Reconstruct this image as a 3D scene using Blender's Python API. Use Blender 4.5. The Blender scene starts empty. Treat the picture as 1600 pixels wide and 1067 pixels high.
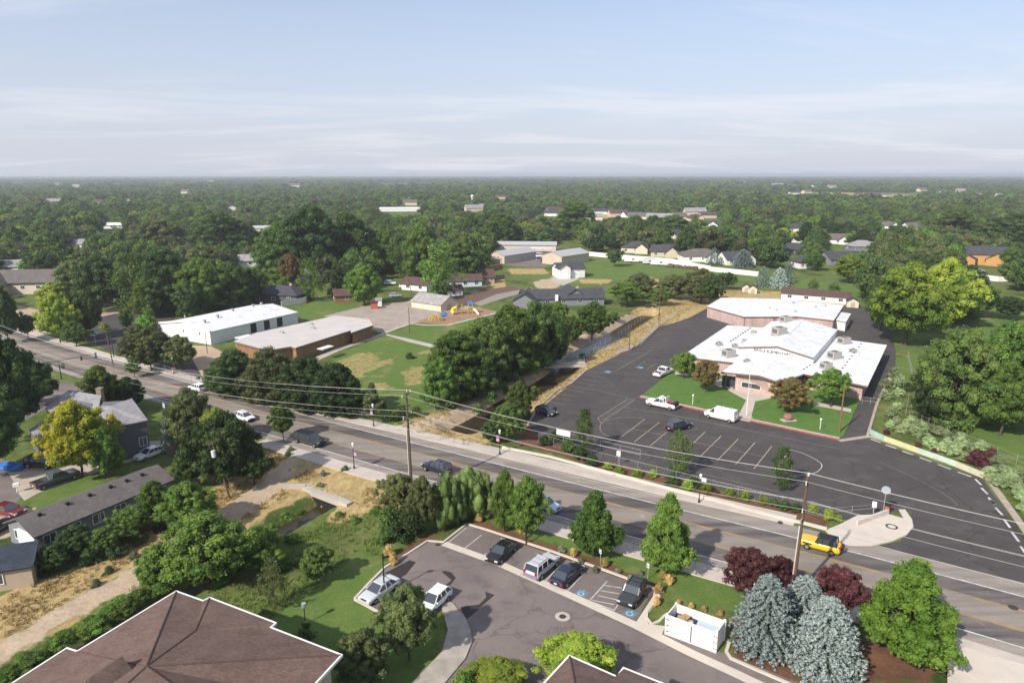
import bpy, bmesh, math, random
import numpy as np
from mathutils import Vector, Matrix
R=math.radians
scene=bpy.context.scene
# ---------------------------------------------------------------- camera
H=42.0; FPX=1067.0; PITCH=math.atan((533.5-272.5)/FPX)
cam=bpy.data.objects.new('camera',bpy.data.cameras.new('camera')); scene.collection.objects.link(cam)
cam.location=(0,0,H); cam.rotation_euler=(math.pi/2-PITCH,0,0)
cam.data.sensor_width=36; cam.data.lens=36*FPX/1600; cam.data.clip_start=0.5; cam.data.clip_end=60000
scene.camera=cam
scene.view_settings.view_transform='Standard'; scene.view_settings.look='None'
scene.view_settings.exposure=0.63; scene.view_settings.gamma=1
# ---------------------------------------------------------------- light
SUN_EL=R(37); SH=R(48)                      # shadows fall towards 50 deg from +x
sx,sy,sz=-math.cos(SH)*math.cos(SUN_EL),-math.sin(SH)*math.cos(SUN_EL),math.sin(SUN_EL)
sun=bpy.data.objects.new('sun',bpy.data.lights.new('sun','SUN')); scene.collection.objects.link(sun)
sun.data.energy=4.0; sun.data.angle=R(0.9); sun.data.color=(1,.93,.83)
sun.rotation_euler=Vector((sx,sy,sz)).to_track_quat('Z','Y').to_euler()
world=bpy.data.worlds.new('World'); scene.world=world; world.use_nodes=True
wt=world.node_tree; wt.nodes.clear()
def N(t,ty,**k):
    n=t.nodes.new(ty)
    for a,b in k.items():
        if a=='inp':
            for i,v in b.items(): n.inputs[i].default_value=v
        else: setattr(n,a,b)
    return n
sky=N(wt,'ShaderNodeTexSky',sky_type='NISHITA',sun_disc=False,sun_elevation=SUN_EL,sun_rotation=math.atan2(sx,sy),
      altitude=800,air_density=1.0,dust_density=1.6,ozone_density=2.2)
bg=N(wt,'ShaderNodeBackground',inp={1:0.115}); out=N(wt,'ShaderNodeOutputWorld')
tc=N(wt,'ShaderNodeTexCoord'); sep=N(wt,'ShaderNodeSeparateXYZ'); wt.links.new(tc.outputs['Generated'],sep.inputs[0])
mz=N(wt,'ShaderNodeMath',operation='MAXIMUM',inp={1:0.004}); wt.links.new(sep.outputs[2],mz.inputs[0])
az=N(wt,'ShaderNodeMath',operation='ADD',inp={1:0.08}); wt.links.new(mz.outputs[0],az.inputs[0])
dx=N(wt,'ShaderNodeMath',operation='DIVIDE'); dy=N(wt,'ShaderNodeMath',operation='DIVIDE')
wt.links.new(sep.outputs[0],dx.inputs[0]); wt.links.new(az.outputs[0],dx.inputs[1])
wt.links.new(sep.outputs[1],dy.inputs[0]); wt.links.new(az.outputs[0],dy.inputs[1])
cb=N(wt,'ShaderNodeCombineXYZ'); wt.links.new(dx.outputs[0],cb.inputs[0]); wt.links.new(dy.outputs[0],cb.inputs[1])
mp=N(wt,'ShaderNodeMapping',inp={'Scale':(0.30,0.62,1),'Rotation':(0,0,R(-9)),'Location':(2.3,1.2,0)}); wt.links.new(cb.outputs[0],mp.inputs[0])
cn=N(wt,'ShaderNodeTexNoise',inp={'Scale':1.0,'Detail':9,'Roughness':.6,'Distortion':.7}); wt.links.new(mp.outputs[0],cn.inputs['Vector'])
cr=N(wt,'ShaderNodeMapRange',inp={1:.45,2:.70,3:0.0,4:.5},interpolation_type='SMOOTHSTEP'); wt.links.new(cn.outputs[0],cr.inputs[0])
# thin veil everywhere, thicker to the horizon (hazy summer air)
vr=N(wt,'ShaderNodeMapRange',inp={1:0.0,2:.26,3:.97,4:.40}); wt.links.new(sep.outputs[2],vr.inputs[0])
m0=N(wt,'ShaderNodeMixRGB',inp={2:(3.6,3.75,4.35,1)}); wt.links.new(vr.outputs[0],m0.inputs[0]); wt.links.new(sky.outputs[0],m0.inputs[1])
mx=N(wt,'ShaderNodeMixRGB',inp={2:(5.3,5.3,5.6,1)}); wt.links.new(cr.outputs[0],mx.inputs[0]); wt.links.new(m0.outputs[0],mx.inputs[1])
wt.links.new(mx.outputs[0],bg.inputs[0]); wt.links.new(bg.outputs[0],out.inputs[0])
# ---------------------------------------------------------------- pixel -> place helpers (real positions on the ground)
CT,ST=math.cos(PITCH),math.sin(PITCH)
def P(px,py,z=0.0):
    u=(px-800)/FPX; v=-(py-533.5)/FPX
    dy=CT+v*ST; dz=-ST+v*CT; t=(z-H)/dz
    return (u*t,dy*t)
def P3(px,py,z=0.0):
    x,y=P(px,py,z); return Vector((x,y,z))
def HT(px,base,top):
    x,y=P(px,base); v=-(top-533.5)/FPX
    return H+(-ST+v*CT)/(CT+v*ST)*y
def MPP(px,py):                               # metres per pixel there
    x,y=P(px,py); return (y*CT+H*ST)/FPX
# ---------------------------------------------------------------- materials
MATS={}
def mat(name,col,rough=.8,metal=0,noise=0,nscale=1.0,col2=None,bump=0,bscale=8,spec=.3,trans=0,coord='Object',streak=None):
    if name in MATS: return MATS[name]
    m=bpy.data.materials.new(name); MATS[name]=m; m.use_nodes=True; t=m.node_tree
    b=t.nodes['Principled BSDF']; c=(*col,1)
    b.inputs['Base Color'].default_value=c; b.inputs['Roughness'].default_value=rough
    b.inputs['Metallic'].default_value=metal; b.inputs['Specular IOR Level'].default_value=spec
    if noise or col2:
        g=N(t,'ShaderNodeNewGeometry') if coord=='World' else N(t,'ShaderNodeTexCoord')
        src=g.outputs['Position'] if coord=='World' else g.outputs['Object']
        if streak:
            mpn=N(t,'ShaderNodeMapping',inp={'Scale':streak}); t.links.new(src,mpn.inputs[0]); src=mpn.outputs[0]
        n=N(t,'ShaderNodeTexNoise',inp={'Scale':nscale,'Detail':7,'Roughness':.65}); t.links.new(src,n.inputs['Vector'])
        r=N(t,'ShaderNodeMapRange',inp={1:.33,2:.67}); t.links.new(n.outputs[0],r.inputs[0])
        x=N(t,'ShaderNodeMixRGB'); t.links.new(r.outputs[0],x.inputs[0])
        c2=col2 if col2 else tuple(k*(1-noise) for k in col)
        x.inputs[1].default_value=c; x.inputs[2].default_value=(*c2,1)
        t.links.new(x.outputs[0],b.inputs['Base Color'])
        if bump:
            n2=N(t,'ShaderNodeTexNoise',inp={'Scale':bscale,'Detail':4}); t.links.new(src,n2.inputs['Vector'])
            bp=N(t,'ShaderNodeBump',inp={'Strength':bump,'Distance':.1}); t.links.new(n2.outputs[0],bp.inputs['Height']); t.links.new(bp.outputs[0],b.inputs['Normal'])
    return m
def leafmat(name,c1,c2,c3=None,trans=.38):
    """foliage: hue varies per clump (attribute v) and per tree"""
    if name in MATS: return MATS[name]
    m=bpy.data.materials.new(name); MATS[name]=m; m.use_nodes=True; t=m.node_tree; t.nodes.clear()
    a=N(t,'ShaderNodeAttribute',attribute_name='v'); x=N(t,'ShaderNodeMixRGB',inp={1:(*c1,1),2:(*c2,1)}); t.links.new(a.outputs['Fac'],x.inputs[0])
    oi=N(t,'ShaderNodeObjectInfo'); hs=N(t,'ShaderNodeHueSaturation')
    h=N(t,'ShaderNodeMapRange',inp={3:.485,4:.515}); t.links.new(oi.outputs['Random'],h.inputs[0]); t.links.new(h.outputs[0],hs.inputs['Hue'])
    ml=N(t,'ShaderNodeMath',operation='MULTIPLY',inp={1:7.13}); t.links.new(oi.outputs['Random'],ml.inputs[0])
    fr=N(t,'ShaderNodeMath',operation='FRACT'); t.links.new(ml.outputs[0],fr.inputs[0])
    vv=N(t,'ShaderNodeMapRange',inp={3:.74,4:1.58}); t.links.new(fr.outputs[0],vv.inputs[0]); t.links.new(vv.outputs[0],hs.inputs['Value'])
    src=x.outputs[0]
    if c3:
        g=N(t,'ShaderNodeTexCoord'); n=N(t,'ShaderNodeTexNoise',inp={'Scale':1.7,'Detail':2}); t.links.new(g.outputs['Object'],n.inputs['Vector'])
        r=N(t,'ShaderNodeMapRange',inp={1:.45,2:.62}); t.links.new(n.outputs[0],r.inputs[0])
        y=N(t,'ShaderNodeMixRGB',inp={2:(*c3,1)}); t.links.new(r.outputs[0],y.inputs[0]); t.links.new(src,y.inputs[1]); src=y.outputs[0]
    t.links.new(src,hs.inputs['Color'])
    p=N(t,'ShaderNodeBsdfPrincipled',inp={'Roughness':.6,'Specular IOR Level':.25}); t.links.new(hs.outputs[0],p.inputs['Base Color'])
    tr=N(t,'ShaderNodeBsdfTranslucent'); t.links.new(hs.outputs[0],tr.inputs[0])
    s=N(t,'ShaderNodeMixShader',inp={0:trans}); t.links.new(p.outputs[0],s.inputs[1]); t.links.new(tr.outputs[0],s.inputs[2])
    o=N(t,'ShaderNodeOutputMaterial'); t.links.new(s.outputs[0],o.inputs[0])
    return m
def shingle(name,c1,c2,s=2.2,mort=.6,nz=.72):
    if name in MATS: return MATS[name]
    m=bpy.data.materials.new(name); MATS[name]=m; m.use_nodes=True; t=m.node_tree; b=t.nodes['Principled BSDF']; b.inputs['Roughness'].default_value=.9
    b.inputs['Specular IOR Level'].default_value=.15
    g=N(t,'ShaderNodeTexCoord'); br=N(t,'ShaderNodeTexBrick',inp={'Scale':s,'Color1':(*c1,1),'Color2':(*c2,1),'Mortar':(*[k*mort for k in c1],1),'Mortar Size':.02,'Brick Width':.8,'Row Height':.33})
    t.links.new(g.outputs['Object'],br.inputs['Vector'])
    n=N(t,'ShaderNodeTexNoise',inp={'Scale':.5,'Detail':8,'Roughness':.7}); t.links.new(g.outputs['Object'],n.inputs['Vector'])
    r=N(t,'ShaderNodeMapRange',inp={1:.3,2:.7,3:nz,4:1.12}); t.links.new(n.outputs[0],r.inputs[0])
    x=N(t,'ShaderNodeVectorMath',operation='SCALE'); t.links.new(br.outputs[0],x.inputs[0]); t.links.new(r.outputs[0],x.inputs['Scale'])
    t.links.new(x.outputs[0],b.inputs['Base Color']); return m
def brickmat(name,c1,c2,mort,s=1.0):
    m=shingle(name,c1,c2,s); return m
def steel(name,c): return mat(name,c,.45,.0,noise=.25,nscale=2)
GLASS=mat('window_glass',(.045,.055,.065),.06,spec=1.0)
WHITE=mat('white_paint',(.78,.78,.76),.5,noise=.1,nscale=.6)
BLACK=mat('black_rubber',(.015,.015,.017),.7)
WOOD=mat('pole_wood',(.16,.10,.065),.9,noise=.5,nscale=3,streak=(6,6,.6))
CONC=mat('concrete',(.46,.42,.37),.9,noise=.22,nscale=.35,bump=.2,bscale=5,coord='World')
GALV=mat('galvanised',(.38,.39,.40),.5,.3)
DKMET=mat('dark_green_metal',(.03,.045,.04),.4)
BARK=mat('bark',(.10,.075,.055),.95,noise=.4,nscale=3)
# ---------------------------------------------------------------- mesh builder
class MB:
    def __init__(s): s.v=[]; s.f=[]
    def add(s,vs,fs):
        o=len(s.v); s.v+=[tuple(v) for v in vs]; s.f+=[tuple(i+o for i in f) for f in fs]; return s
    def box(s,c,d,rz=0,taper=1):
        hx,hy,hz=d[0]/2,d[1]/2,d[2]/2; cs,sn=math.cos(rz),math.sin(rz); vs=[]
        for z,k in ((-hz,1),(hz,taper)):
            for x,y in ((-hx,-hy),(hx,-hy),(hx,hy),(-hx,hy)):
                x*=k;y*=k; vs.append((c[0]+x*cs-y*sn,c[1]+x*sn+y*cs,c[2]+z))
        return s.add(vs,[(3,2,1,0),(4,5,6,7),(0,1,5,4),(1,2,6,5),(2,3,7,6),(3,0,4,7)])
    def prism(s,pts,z0,z1):
        n=len(pts); a=sum(pts[i][0]*pts[(i+1)%n][1]-pts[(i+1)%n][0]*pts[i][1] for i in range(n))
        if a<0: pts=pts[::-1]
        zb=[z0]*n if not isinstance(z0,(list,tuple)) else z0
        zt=[z1]*n if not isinstance(z1,(list,tuple)) else z1
        if a<0: zb=zb[::-1]; zt=zt[::-1]
        return s.add([(p[0],p[1],z) for p,z in zip(pts,zb)]+[(p[0],p[1],z) for p,z in zip(pts,zt)],
            [tuple(range(n))[::-1],tuple(range(n,2*n))]+[(i,(i+1)%n,n+(i+1)%n,n+i) for i in range(n)])
    def tube(s,a,b,r0,r1=None,n=8):
        a,b=Vector(a),Vector(b); r1=r0 if r1 is None else r1; d=(b-a).normalized()
        u=d.orthogonal().normalized(); w=d.cross(u); vs=[]
        for p,r in ((a,r0),(b,r1)):
            for i in range(n):
                t=2*math.pi*i/n; vs.append(p+(u*math.cos(t)+w*math.sin(t))*r)
        return s.add(vs,[tuple(range(n))[::-1],tuple(range(n,2*n))]+[(i,(i+1)%n,n+(i+1)%n,n+i) for i in range(n)])
    def path(s,pts,r,n=5):
        for a,b in zip(pts,pts[1:]): s.tube(a,b,r,r,n)
        return s
    def ball(s,c,r,n=8,m=6,sz=1):
        vs=[(c[0],c[1],c[2]-r*sz)]
        for j in range(1,m):
            t=math.pi*j/m
            for i in range(n): p=2*math.pi*i/n; vs.append((c[0]+r*math.sin(t)*math.cos(p),c[1]+r*math.sin(t)*math.sin(p),c[2]-r*sz*math.cos(t)))
        vs.append((c[0],c[1],c[2]+r*sz)); L=len(vs)-1
        fs=[(0,1+(i+1)%n,1+i) for i in range(n)]
        for j in range(m-2):
            a=1+j*n
            for i in range(n): fs.append((a+i,a+(i+1)%n,a+n+(i+1)%n,a+n+i))
        a=1+(m-2)*n
        fs+=[(a+i,a+(i+1)%n,L) for i in range(n)]
        return s.add(vs,fs)
    def sheet(s,pts,z=0):
        n=len(pts); a=sum(pts[i][0]*pts[(i+1)%n][1]-pts[(i+1)%n][0]*pts[i][1] for i in range(n))
        if a<0: pts=pts[::-1]
        return s.add([(p[0],p[1],(p[2] if len(p)>2 else z)) for p in pts],[tuple(range(n))])
    def build(s,name,m,parent=None,smooth=False):
        me=bpy.data.meshes.new(name); me.from_pydata(s.v,[],s.f)
        if smooth: me.shade_smooth()
        me.materials.append(m); o=bpy.data.objects.new(name,me); scene.collection.objects.link(o)
        if parent: o.parent=parent
        return o
def tag(o,label,cat,group=None,kind=None):
    o['label']=label; o['category']=cat
    if group: o['group']=group
    if kind: o['kind']=kind
    return o
def thing(name,label,cat,loc=(0,0,0),rz=0,group=None):
    o=bpy.data.objects.new(name,None); scene.collection.objects.link(o); o.empty_display_size=.3
    o.location=loc; o.rotation_euler=(0,0,rz); return tag(o,label,cat,group)
def struct(o,kind='structure'): o['kind']=kind; return o
def dup(root,loc,rz=None,label=None,scale=None):
    r=root.copy(); scene.collection.objects.link(r); r.location=loc
    if rz is not None: r.rotation_euler=(0,0,rz)
    if scale: r.scale=scale
    if label: r['label']=label
    for ch in root.children:
        c=ch.copy(); scene.collection.objects.link(c); c.parent=r
        for g in ch.children:
            d=g.copy(); scene.collection.objects.link(d); d.parent=c
    return r
def inpoly(X,Y,poly):
    ins=np.zeros(X.shape,bool); n=len(poly)
    for i in range(n):
        x1,y1=poly[i][:2]; x2,y2=poly[(i+1)%n][:2]
        c=((y1>Y)!=(y2>Y))
        with np.errstate(divide='ignore',invalid='ignore'):
            ins^=c&(X<(x2-x1)*(Y-y1)/(y2-y1+1e-12)+x1)
    return ins
def segdist(X,Y,pl):
    D=np.full(X.shape,1e9)
    for (x1,y1),(x2,y2) in zip(pl,pl[1:]):
        L=(x2-x1)**2+(y2-y1)**2; t=np.clip(((X-x1)*(x2-x1)+(Y-y1)*(y2-y1))/L,0,1)
        D=np.minimum(D,np.hypot(X-x1-t*(x2-x1),Y-y1-t*(y2-y1)))
    return D
def PP(l): return [P(*q) for q in l]
# ================================================================ GROUND
CANAL=PP([(1012,486),(980,505),(945,526),(905,545),(872,578),(840,598),(795,620),(750,648),(722,662)]); CANAL2=PP([(518,764),(508,778),(440,815),(385,850),(300,905),(200,960),(90,1020),(-40,1085),(-200,1180)])
ZN=[ # kind, pixel outline on the ground, applied in order
('dry',[(590,668),(622,655),(700,640),(790,585),(870,545),(960,500),(1000,478),(1100,452),(1215,455),(1335,470),(1340,480),(1100,497),(1000,555),(920,590),(845,640),(800,668),(745,700),(700,690)]),
('dirt',[(590,668),(640,660),(700,645),(745,620),(790,588),(840,560),(880,545),(905,525),(950,505),(985,488),(1005,488),(960,520),(915,542),(870,560),(815,598),(765,625),(715,655),(660,672),(610,680)]),
('lawn',[(480,615),(520,560),(560,540),(600,520),(700,500),(780,488),(800,500),(760,560),(700,625),(640,640),(560,640)]),
('dryp',[(500,600),(520,565),(560,550),(585,550),(600,560),(560,575),(540,590)]),
('dryp',[(545,575),(625,556),(618,566),(560,590),(605,582),(600,590),(550,592)]),
('dryp',[(625,580),(640,572),(670,570),(665,600),(630,605)]),
('dryp',[(640,552),(675,544),(680,550),(660,556)]),
('dryp',[(570,600),(600,596),(625,605),(590,615)]),
('dirt',[(505,493),(570,477),(650,470),(745,480),(776,487),(735,497),(700,505),(670,504),(640,505),(598,520),(585,515),(560,502)]),
('lawn',[(463,482),(500,470),(570,472),(560,482),(505,495),(470,497)]),
('lawn',[(760,430),(860,430),(900,402),(960,405),(1180,425),(1180,440),(1000,432),(960,440),(880,450),(800,430)]),
('dry',[(790,420),(850,420),(860,428),(800,430)]),('dry',[(745,440),(790,437),(790,452),(750,448)]),
('dirt',[(830,440),(870,432),(885,438),(870,450),(840,452)]),
('dry',[(900,435),(960,438),(940,445),(905,442)]),
('dry',[(1010,432),(1045,440),(1030,452),(1000,448)]),
('lawn',[(1180,430),(1350,445),(1350,470),(1270,468),(1210,452)]),
('lawn',[(1520,460),(1600,480),(1900,520),(1900,800),(1620,770),(1560,720),(1440,640),(1400,600),(1400,560),(1500,540),(1530,500)]),
('dryp',[(1525,483),(1560,487),(1560,505),(1530,500)]),
('wild',[(0,1046),(250,898),(440,790),(520,800),(600,800),(620,840),(600,880),(480,920),(410,980),(350,1067),(0,1150)]),
('dry',[(462,716),(505,728),(450,768),(385,812),(268,892),(170,948),(100,984),(40,1014),(-20,1045),(-60,1040),(-60,1000),(0,985),(100,925),(240,845),(345,782),(410,742)]),
('dirt',[(448,702),(502,716),(498,729),(445,764),(377,809),(260,888),(168,940),(102,975),(50,1004),(0,1036),(-90,1092),(-110,1072),(0,1004),(50,973),(100,943),(165,910),(243,863),(342,796),(408,753)]),
('lawn',[(350,1067),(410,980),(480,920),(560,860),(600,880),(602,888),(556,936),(600,960),(690,945),(660,1067),(640,1150),(300,1150)]),
('mulch',[(600,880),(660,840),(690,830),(740,815),(800,832),(1020,905),(1035,935),(1020,950),(1010,920),(750,835),(725,822),(670,850),(605,888)]),
('lawn',[(800,808),(860,815),(960,845),(1120,885),(1180,905),(1190,960),(1140,955),(1060,935),(1020,905),(905,868),(830,838)]),
('mulch',[(1130,960),(1350,1000),(1480,1010),(1470,1067),(1200,1067),(1150,1030)]),
('dirt',[(448,702),(500,716),(496,727),(440,760),(372,805),(255,884),(165,934),(100,968),(50,1000),(0,1034),(-90,1090),(-110,1075),(0,1008),(50,977),(100,947),(165,914),(245,868),(345,800),(410,757)]),
('dry',[(420,700),(450,715),(350,792),(240,855),(120,930),(0,1000),(-140,1050),(-140,985),(0,930),(150,870),(260,810),(330,765)]),
('dry',[(470,716),(540,724),(670,768),(640,785),(600,800),(560,795),(540,795),(480,765),(440,760)]),
('dry',[(250,884),(340,835),(440,765),(455,772),(400,810),(320,855)]),
('dry',[(250,886),(345,838),(440,765),(478,742),(484,772),(440,790),(400,815),(320,866)]),('dry',[(512,800),(560,788),(585,797),(545,812),(515,814)]),
('dirt',[(0,470),(110,495),(190,480),(190,500),(120,520),(60,520),(0,505)]),
('mulch',[(840,650),(850,680),(1000,725),(1200,785),(1300,805),(1300,825),(1100,775),(940,732),(850,705),(800,690)]),
('lawn',[(45,780),(60,765),(150,745),(170,755),(110,778),(50,795)]),
('dirt',[(-50,800),(60,790),(50,830),(-50,850)]),
('dry',[(150,455),(200,470),(160,480)]),
('lawn',[(560,660),(640,650),(690,625),(690,640),(640,655),(590,672)]),
]
# far fields
ZN+=[('dry',[(905,335),(965,336),(960,345),(900,345)]),('dry',[(1250,302),(1420,302),(1430,310),(1240,311)]),('lawn',[(1250,309),(1400,310),(1380,316),(1260,315)]),('dry',[(600,289),(660,287),(670,291),(600,293)])]
def axis(lo,hi,st,flo,fhi,g=1.13):
    a=list(np.arange(lo,hi+.01,st)); s=st
    while a[-1]<fhi: s*=g; a.append(a[-1]+s)
    s=st
    while a[0]>flo: s*=g; a.insert(0,a[0]-s)
    return np.array(a)
gx=axis(-130,130,.8,-20000,20000); gy=axis(40,235,.8,-200,26000)
GX,GY=np.meshgrid(gx,gy)
K={'lawn':np.zeros(GX.shape),'dry':np.zeros(GX.shape),'dirt':np.zeros(GX.shape),'mulch':np.zeros(GX.shape)}
rng=np.random.default_rng(3)
JX=GX+np.where(GY<600,rng.normal(0,.35,GX.shape),0); JY=GY+np.where(GY<600,rng.normal(0,.35,GX.shape),0)
for kind,pl in ZN:
    q=PP(pl); m=inpoly(JX,JY,q)
    if kind=='dryp': K['dry'][m]=.52; continue
    for k in K: K[k][m]=1.0 if k==kind else 0.0
def blur(a):
    b=a.copy(); b[1:-1,1:-1]=(a[1:-1,1:-1]*2+a[:-2,1:-1]+a[2:,1:-1]+a[1:-1,:-2]+a[1:-1,2:])/6; return b
for k in K: K[k]=blur(K[k])
WA,WB=Vector(P(478,762)),Vector(P(548,788)); WU=(WB-WA).normalized(); BEH=((GX-WA.x)*WU.y-(GY-WA.y)*WU.x)<-.05
CD=np.minimum(segdist(GX,GY,CANAL),np.where(BEH,50,segdist(GX,GY,CANAL2)*1.75))
def smooth(t): t=np.clip(t,0,1); return t*t*(3-2*t)
GZ=-2.0*smooth(1-(CD-1.6)/3.6)*(GY>20)*(GY<232)*(1-smooth((GY-205)/25))
GZ-=np.where((CD<12)&(CD>3)&(GY<232),np.abs(rng.normal(0,.10,GX.shape)),0)
def trench(x,y):
    d=min(segdist(np.array([x]),np.array([y]),CANAL)[0],segdist(np.array([x]),np.array([y]),CANAL2)[0])
    return float(-2.0*smooth(1-(d-1.6)/3.6)) if y<232 else 0
ny,nx=GX.shape
me=bpy.data.meshes.new('ground'); vs=np.stack([GX,GY,GZ],-1).reshape(-1,3).astype(np.float32)
ii=np.arange(ny*nx).reshape(ny,nx); fc=np.stack([ii[:-1,:-1],ii[:-1,1:],ii[1:,1:],ii[1:,:-1]],-1).reshape(-1,4).astype(np.int32)
def npmesh(me,vs,fc):
    k=fc.shape[1]; me.vertices.add(len(vs)); me.vertices.foreach_set('co',vs.astype(np.float32).ravel())
    me.loops.add(fc.size); me.loops.foreach_set('vertex_index',fc.astype(np.int32).ravel())
    me.polygons.add(len(fc)); me.polygons.foreach_set('loop_start',np.arange(0,fc.size,k,dtype=np.int32))
    me.polygons.foreach_set('loop_total',np.full(len(fc),k,dtype=np.int32)); me.update(calc_edges=True)
npmesh(me,vs,fc)
for k in K:
    at=me.attributes.new(k,'FLOAT','POINT'); at.data.foreach_set('value',K[k].ravel().astype(np.float32))
me.shade_smooth()
gm=bpy.data.materials.new('earth_and_grass'); gm.use_nodes=True; t=gm.node_tree; b=t.nodes['Principled BSDF']; b.inputs['Roughness'].default_value=.95; b.inputs['Specular IOR Level'].default_value=.1
geo=N(t,'ShaderNodeNewGeometry')
def noi(s,d=6,r=.6,sc=None):
    src=geo.outputs['Position']
    if sc: mm=N(t,'ShaderNodeMapping',inp={'Scale':sc}); t.links.new(src,mm.inputs[0]); src=mm.outputs[0]
    n=N(t,'ShaderNodeTexNoise',inp={'Scale':s,'Detail':d,'Roughness':r}); t.links.new(src,n.inputs['Vector']); return n.outputs[0]
def rngn(src,a,b_,c=0,d=1):
    r=N(t,'ShaderNodeMapRange',inp={1:a,2:b_,3:c,4:d}); t.links.new(src,r.inputs[0]); return r.outputs[0]
def mixc(f,a,b_):
    x=N(t,'ShaderNodeMixRGB'); t.links.new(f,x.inputs[0])
    for i,c in ((1,a),(2,b_)):
        if isinstance(c,tuple): x.inputs[i].default_value=(*c,1)
        else: t.links.new(c,x.inputs[i])
    return x.outputs[0]
nb=noi(.05,8,.6); nm=noi(.45,7,.7); nf=noi(3.5,4,.7)
fine=rngn(nf,.3,.7); med=rngn(nm,.35,.65)
wild=mixc(med,(.065,.105,.022),(.15,.18,.055)); wild=mixc(rngn(noi(.18,6,.7),.54,.68),wild,(.26,.21,.10)); wild=mixc(rngn(noi(.09,5,.6),.5,.68),wild,(.035,.06,.014))
lawn=mixc(med,(.080,.135,.030),(.130,.172,.048)); lawn=mixc(rngn(noi(1.0,2,.5,(.22,1.5,1)),.4,.6,0,.45),lawn,(.095,.165,.036)); lawn=mixc(rngn(noi(.13,6,.65,(1,1,1)),.56,.72),lawn,(.22,.20,.085))
dry=mixc(med,(.50,.37,.18),(.34,.24,.11)); dry=mixc(rngn(noi(1.2,5,.7,(1,.35,1)),.45,.7),dry,(.22,.19,.08)); dry=mixc(rngn(nb,.60,.74),dry,(.19,.19,.075))
dirt=mixc(med,(.47,.37,.265),(.37,.285,.20)); dirt=mixc(rngn(noi(.6,6,.7),.58,.7),dirt,(.24,.20,.10))
mulch=mixc(med,(.17,.085,.05),(.10,.055,.035))
cur=wild
for nme,cc in (('lawn',lawn),('dry',dry),('dirt',dirt),('mulch',mulch)):
    a=N(t,'ShaderNodeAttribute',attribute_name=nme)
    s=N(t,'ShaderNodeMath',operation='ADD'); t.links.new(a.outputs['Fac'],s.inputs[0])
    o=rngn(noi(.9,5,.75),.2,.8,-.27,.27); t.links.new(o,s.inputs[1])
    cur=mixc(rngn(s.outputs[0],.38,.62),cur,cc)
fv=N(t,'ShaderNodeVectorMath',operation='SCALE'); t.links.new(cur,fv.inputs[0]); t.links.new(rngn(nf,.3,.7,.78,1.2),fv.inputs['Scale'])
t.links.new(fv.outputs[0],b.inputs['Base Color'])
bp=N(t,'ShaderNodeBump',inp={'Strength':.5,'Distance':.15}); t.links.new(noi(2.2,6,.75),bp.inputs['Height']); t.links.new(bp.outputs[0],b.inputs['Normal'])
me.materials.append(gm); ground=bpy.data.objects.new('ground',me); scene.collection.objects.link(ground); struct(ground)
# canal water
wm=mat('canal_water',(.045,.036,.02),.25,spec=.35,noise=.3,nscale=.5)
w=MB(); 
def strip(mb,pl,o0,o1,z,z1=None):
    """band between two offsets from a polyline (offset >0 = right of travel); may be functions of the index"""
    n=len(pl); L=[];Rr=[]
    for i,(x,y) in enumerate(pl):
        a=pl[max(i-1,0)]; c=pl[min(i+1,n-1)]; dx,dy=c[0]-a[0],c[1]-a[1]; l=math.hypot(dx,dy); nx_,ny_=dy/l,-dx/l
        p0=o0(i) if callable(o0) else o0; p1=o1(i) if callable(o1) else o1
        L.append((x+nx_*p0,y+ny_*p0)); Rr.append((x+nx_*p1,y+ny_*p1))
    for i in range(n-1):
        q=[L[i],L[i+1],Rr[i+1],Rr[i]]
        if z1 is None: mb.sheet(q,z)
        else: mb.prism(q,z,z1)
    return L,Rr
strip(w,CANAL,-3.6,3.6,-1.55); strip(w,CANAL2,-3.6,3.6,-1.55); struct(w.build('canal_water',wm))
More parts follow.
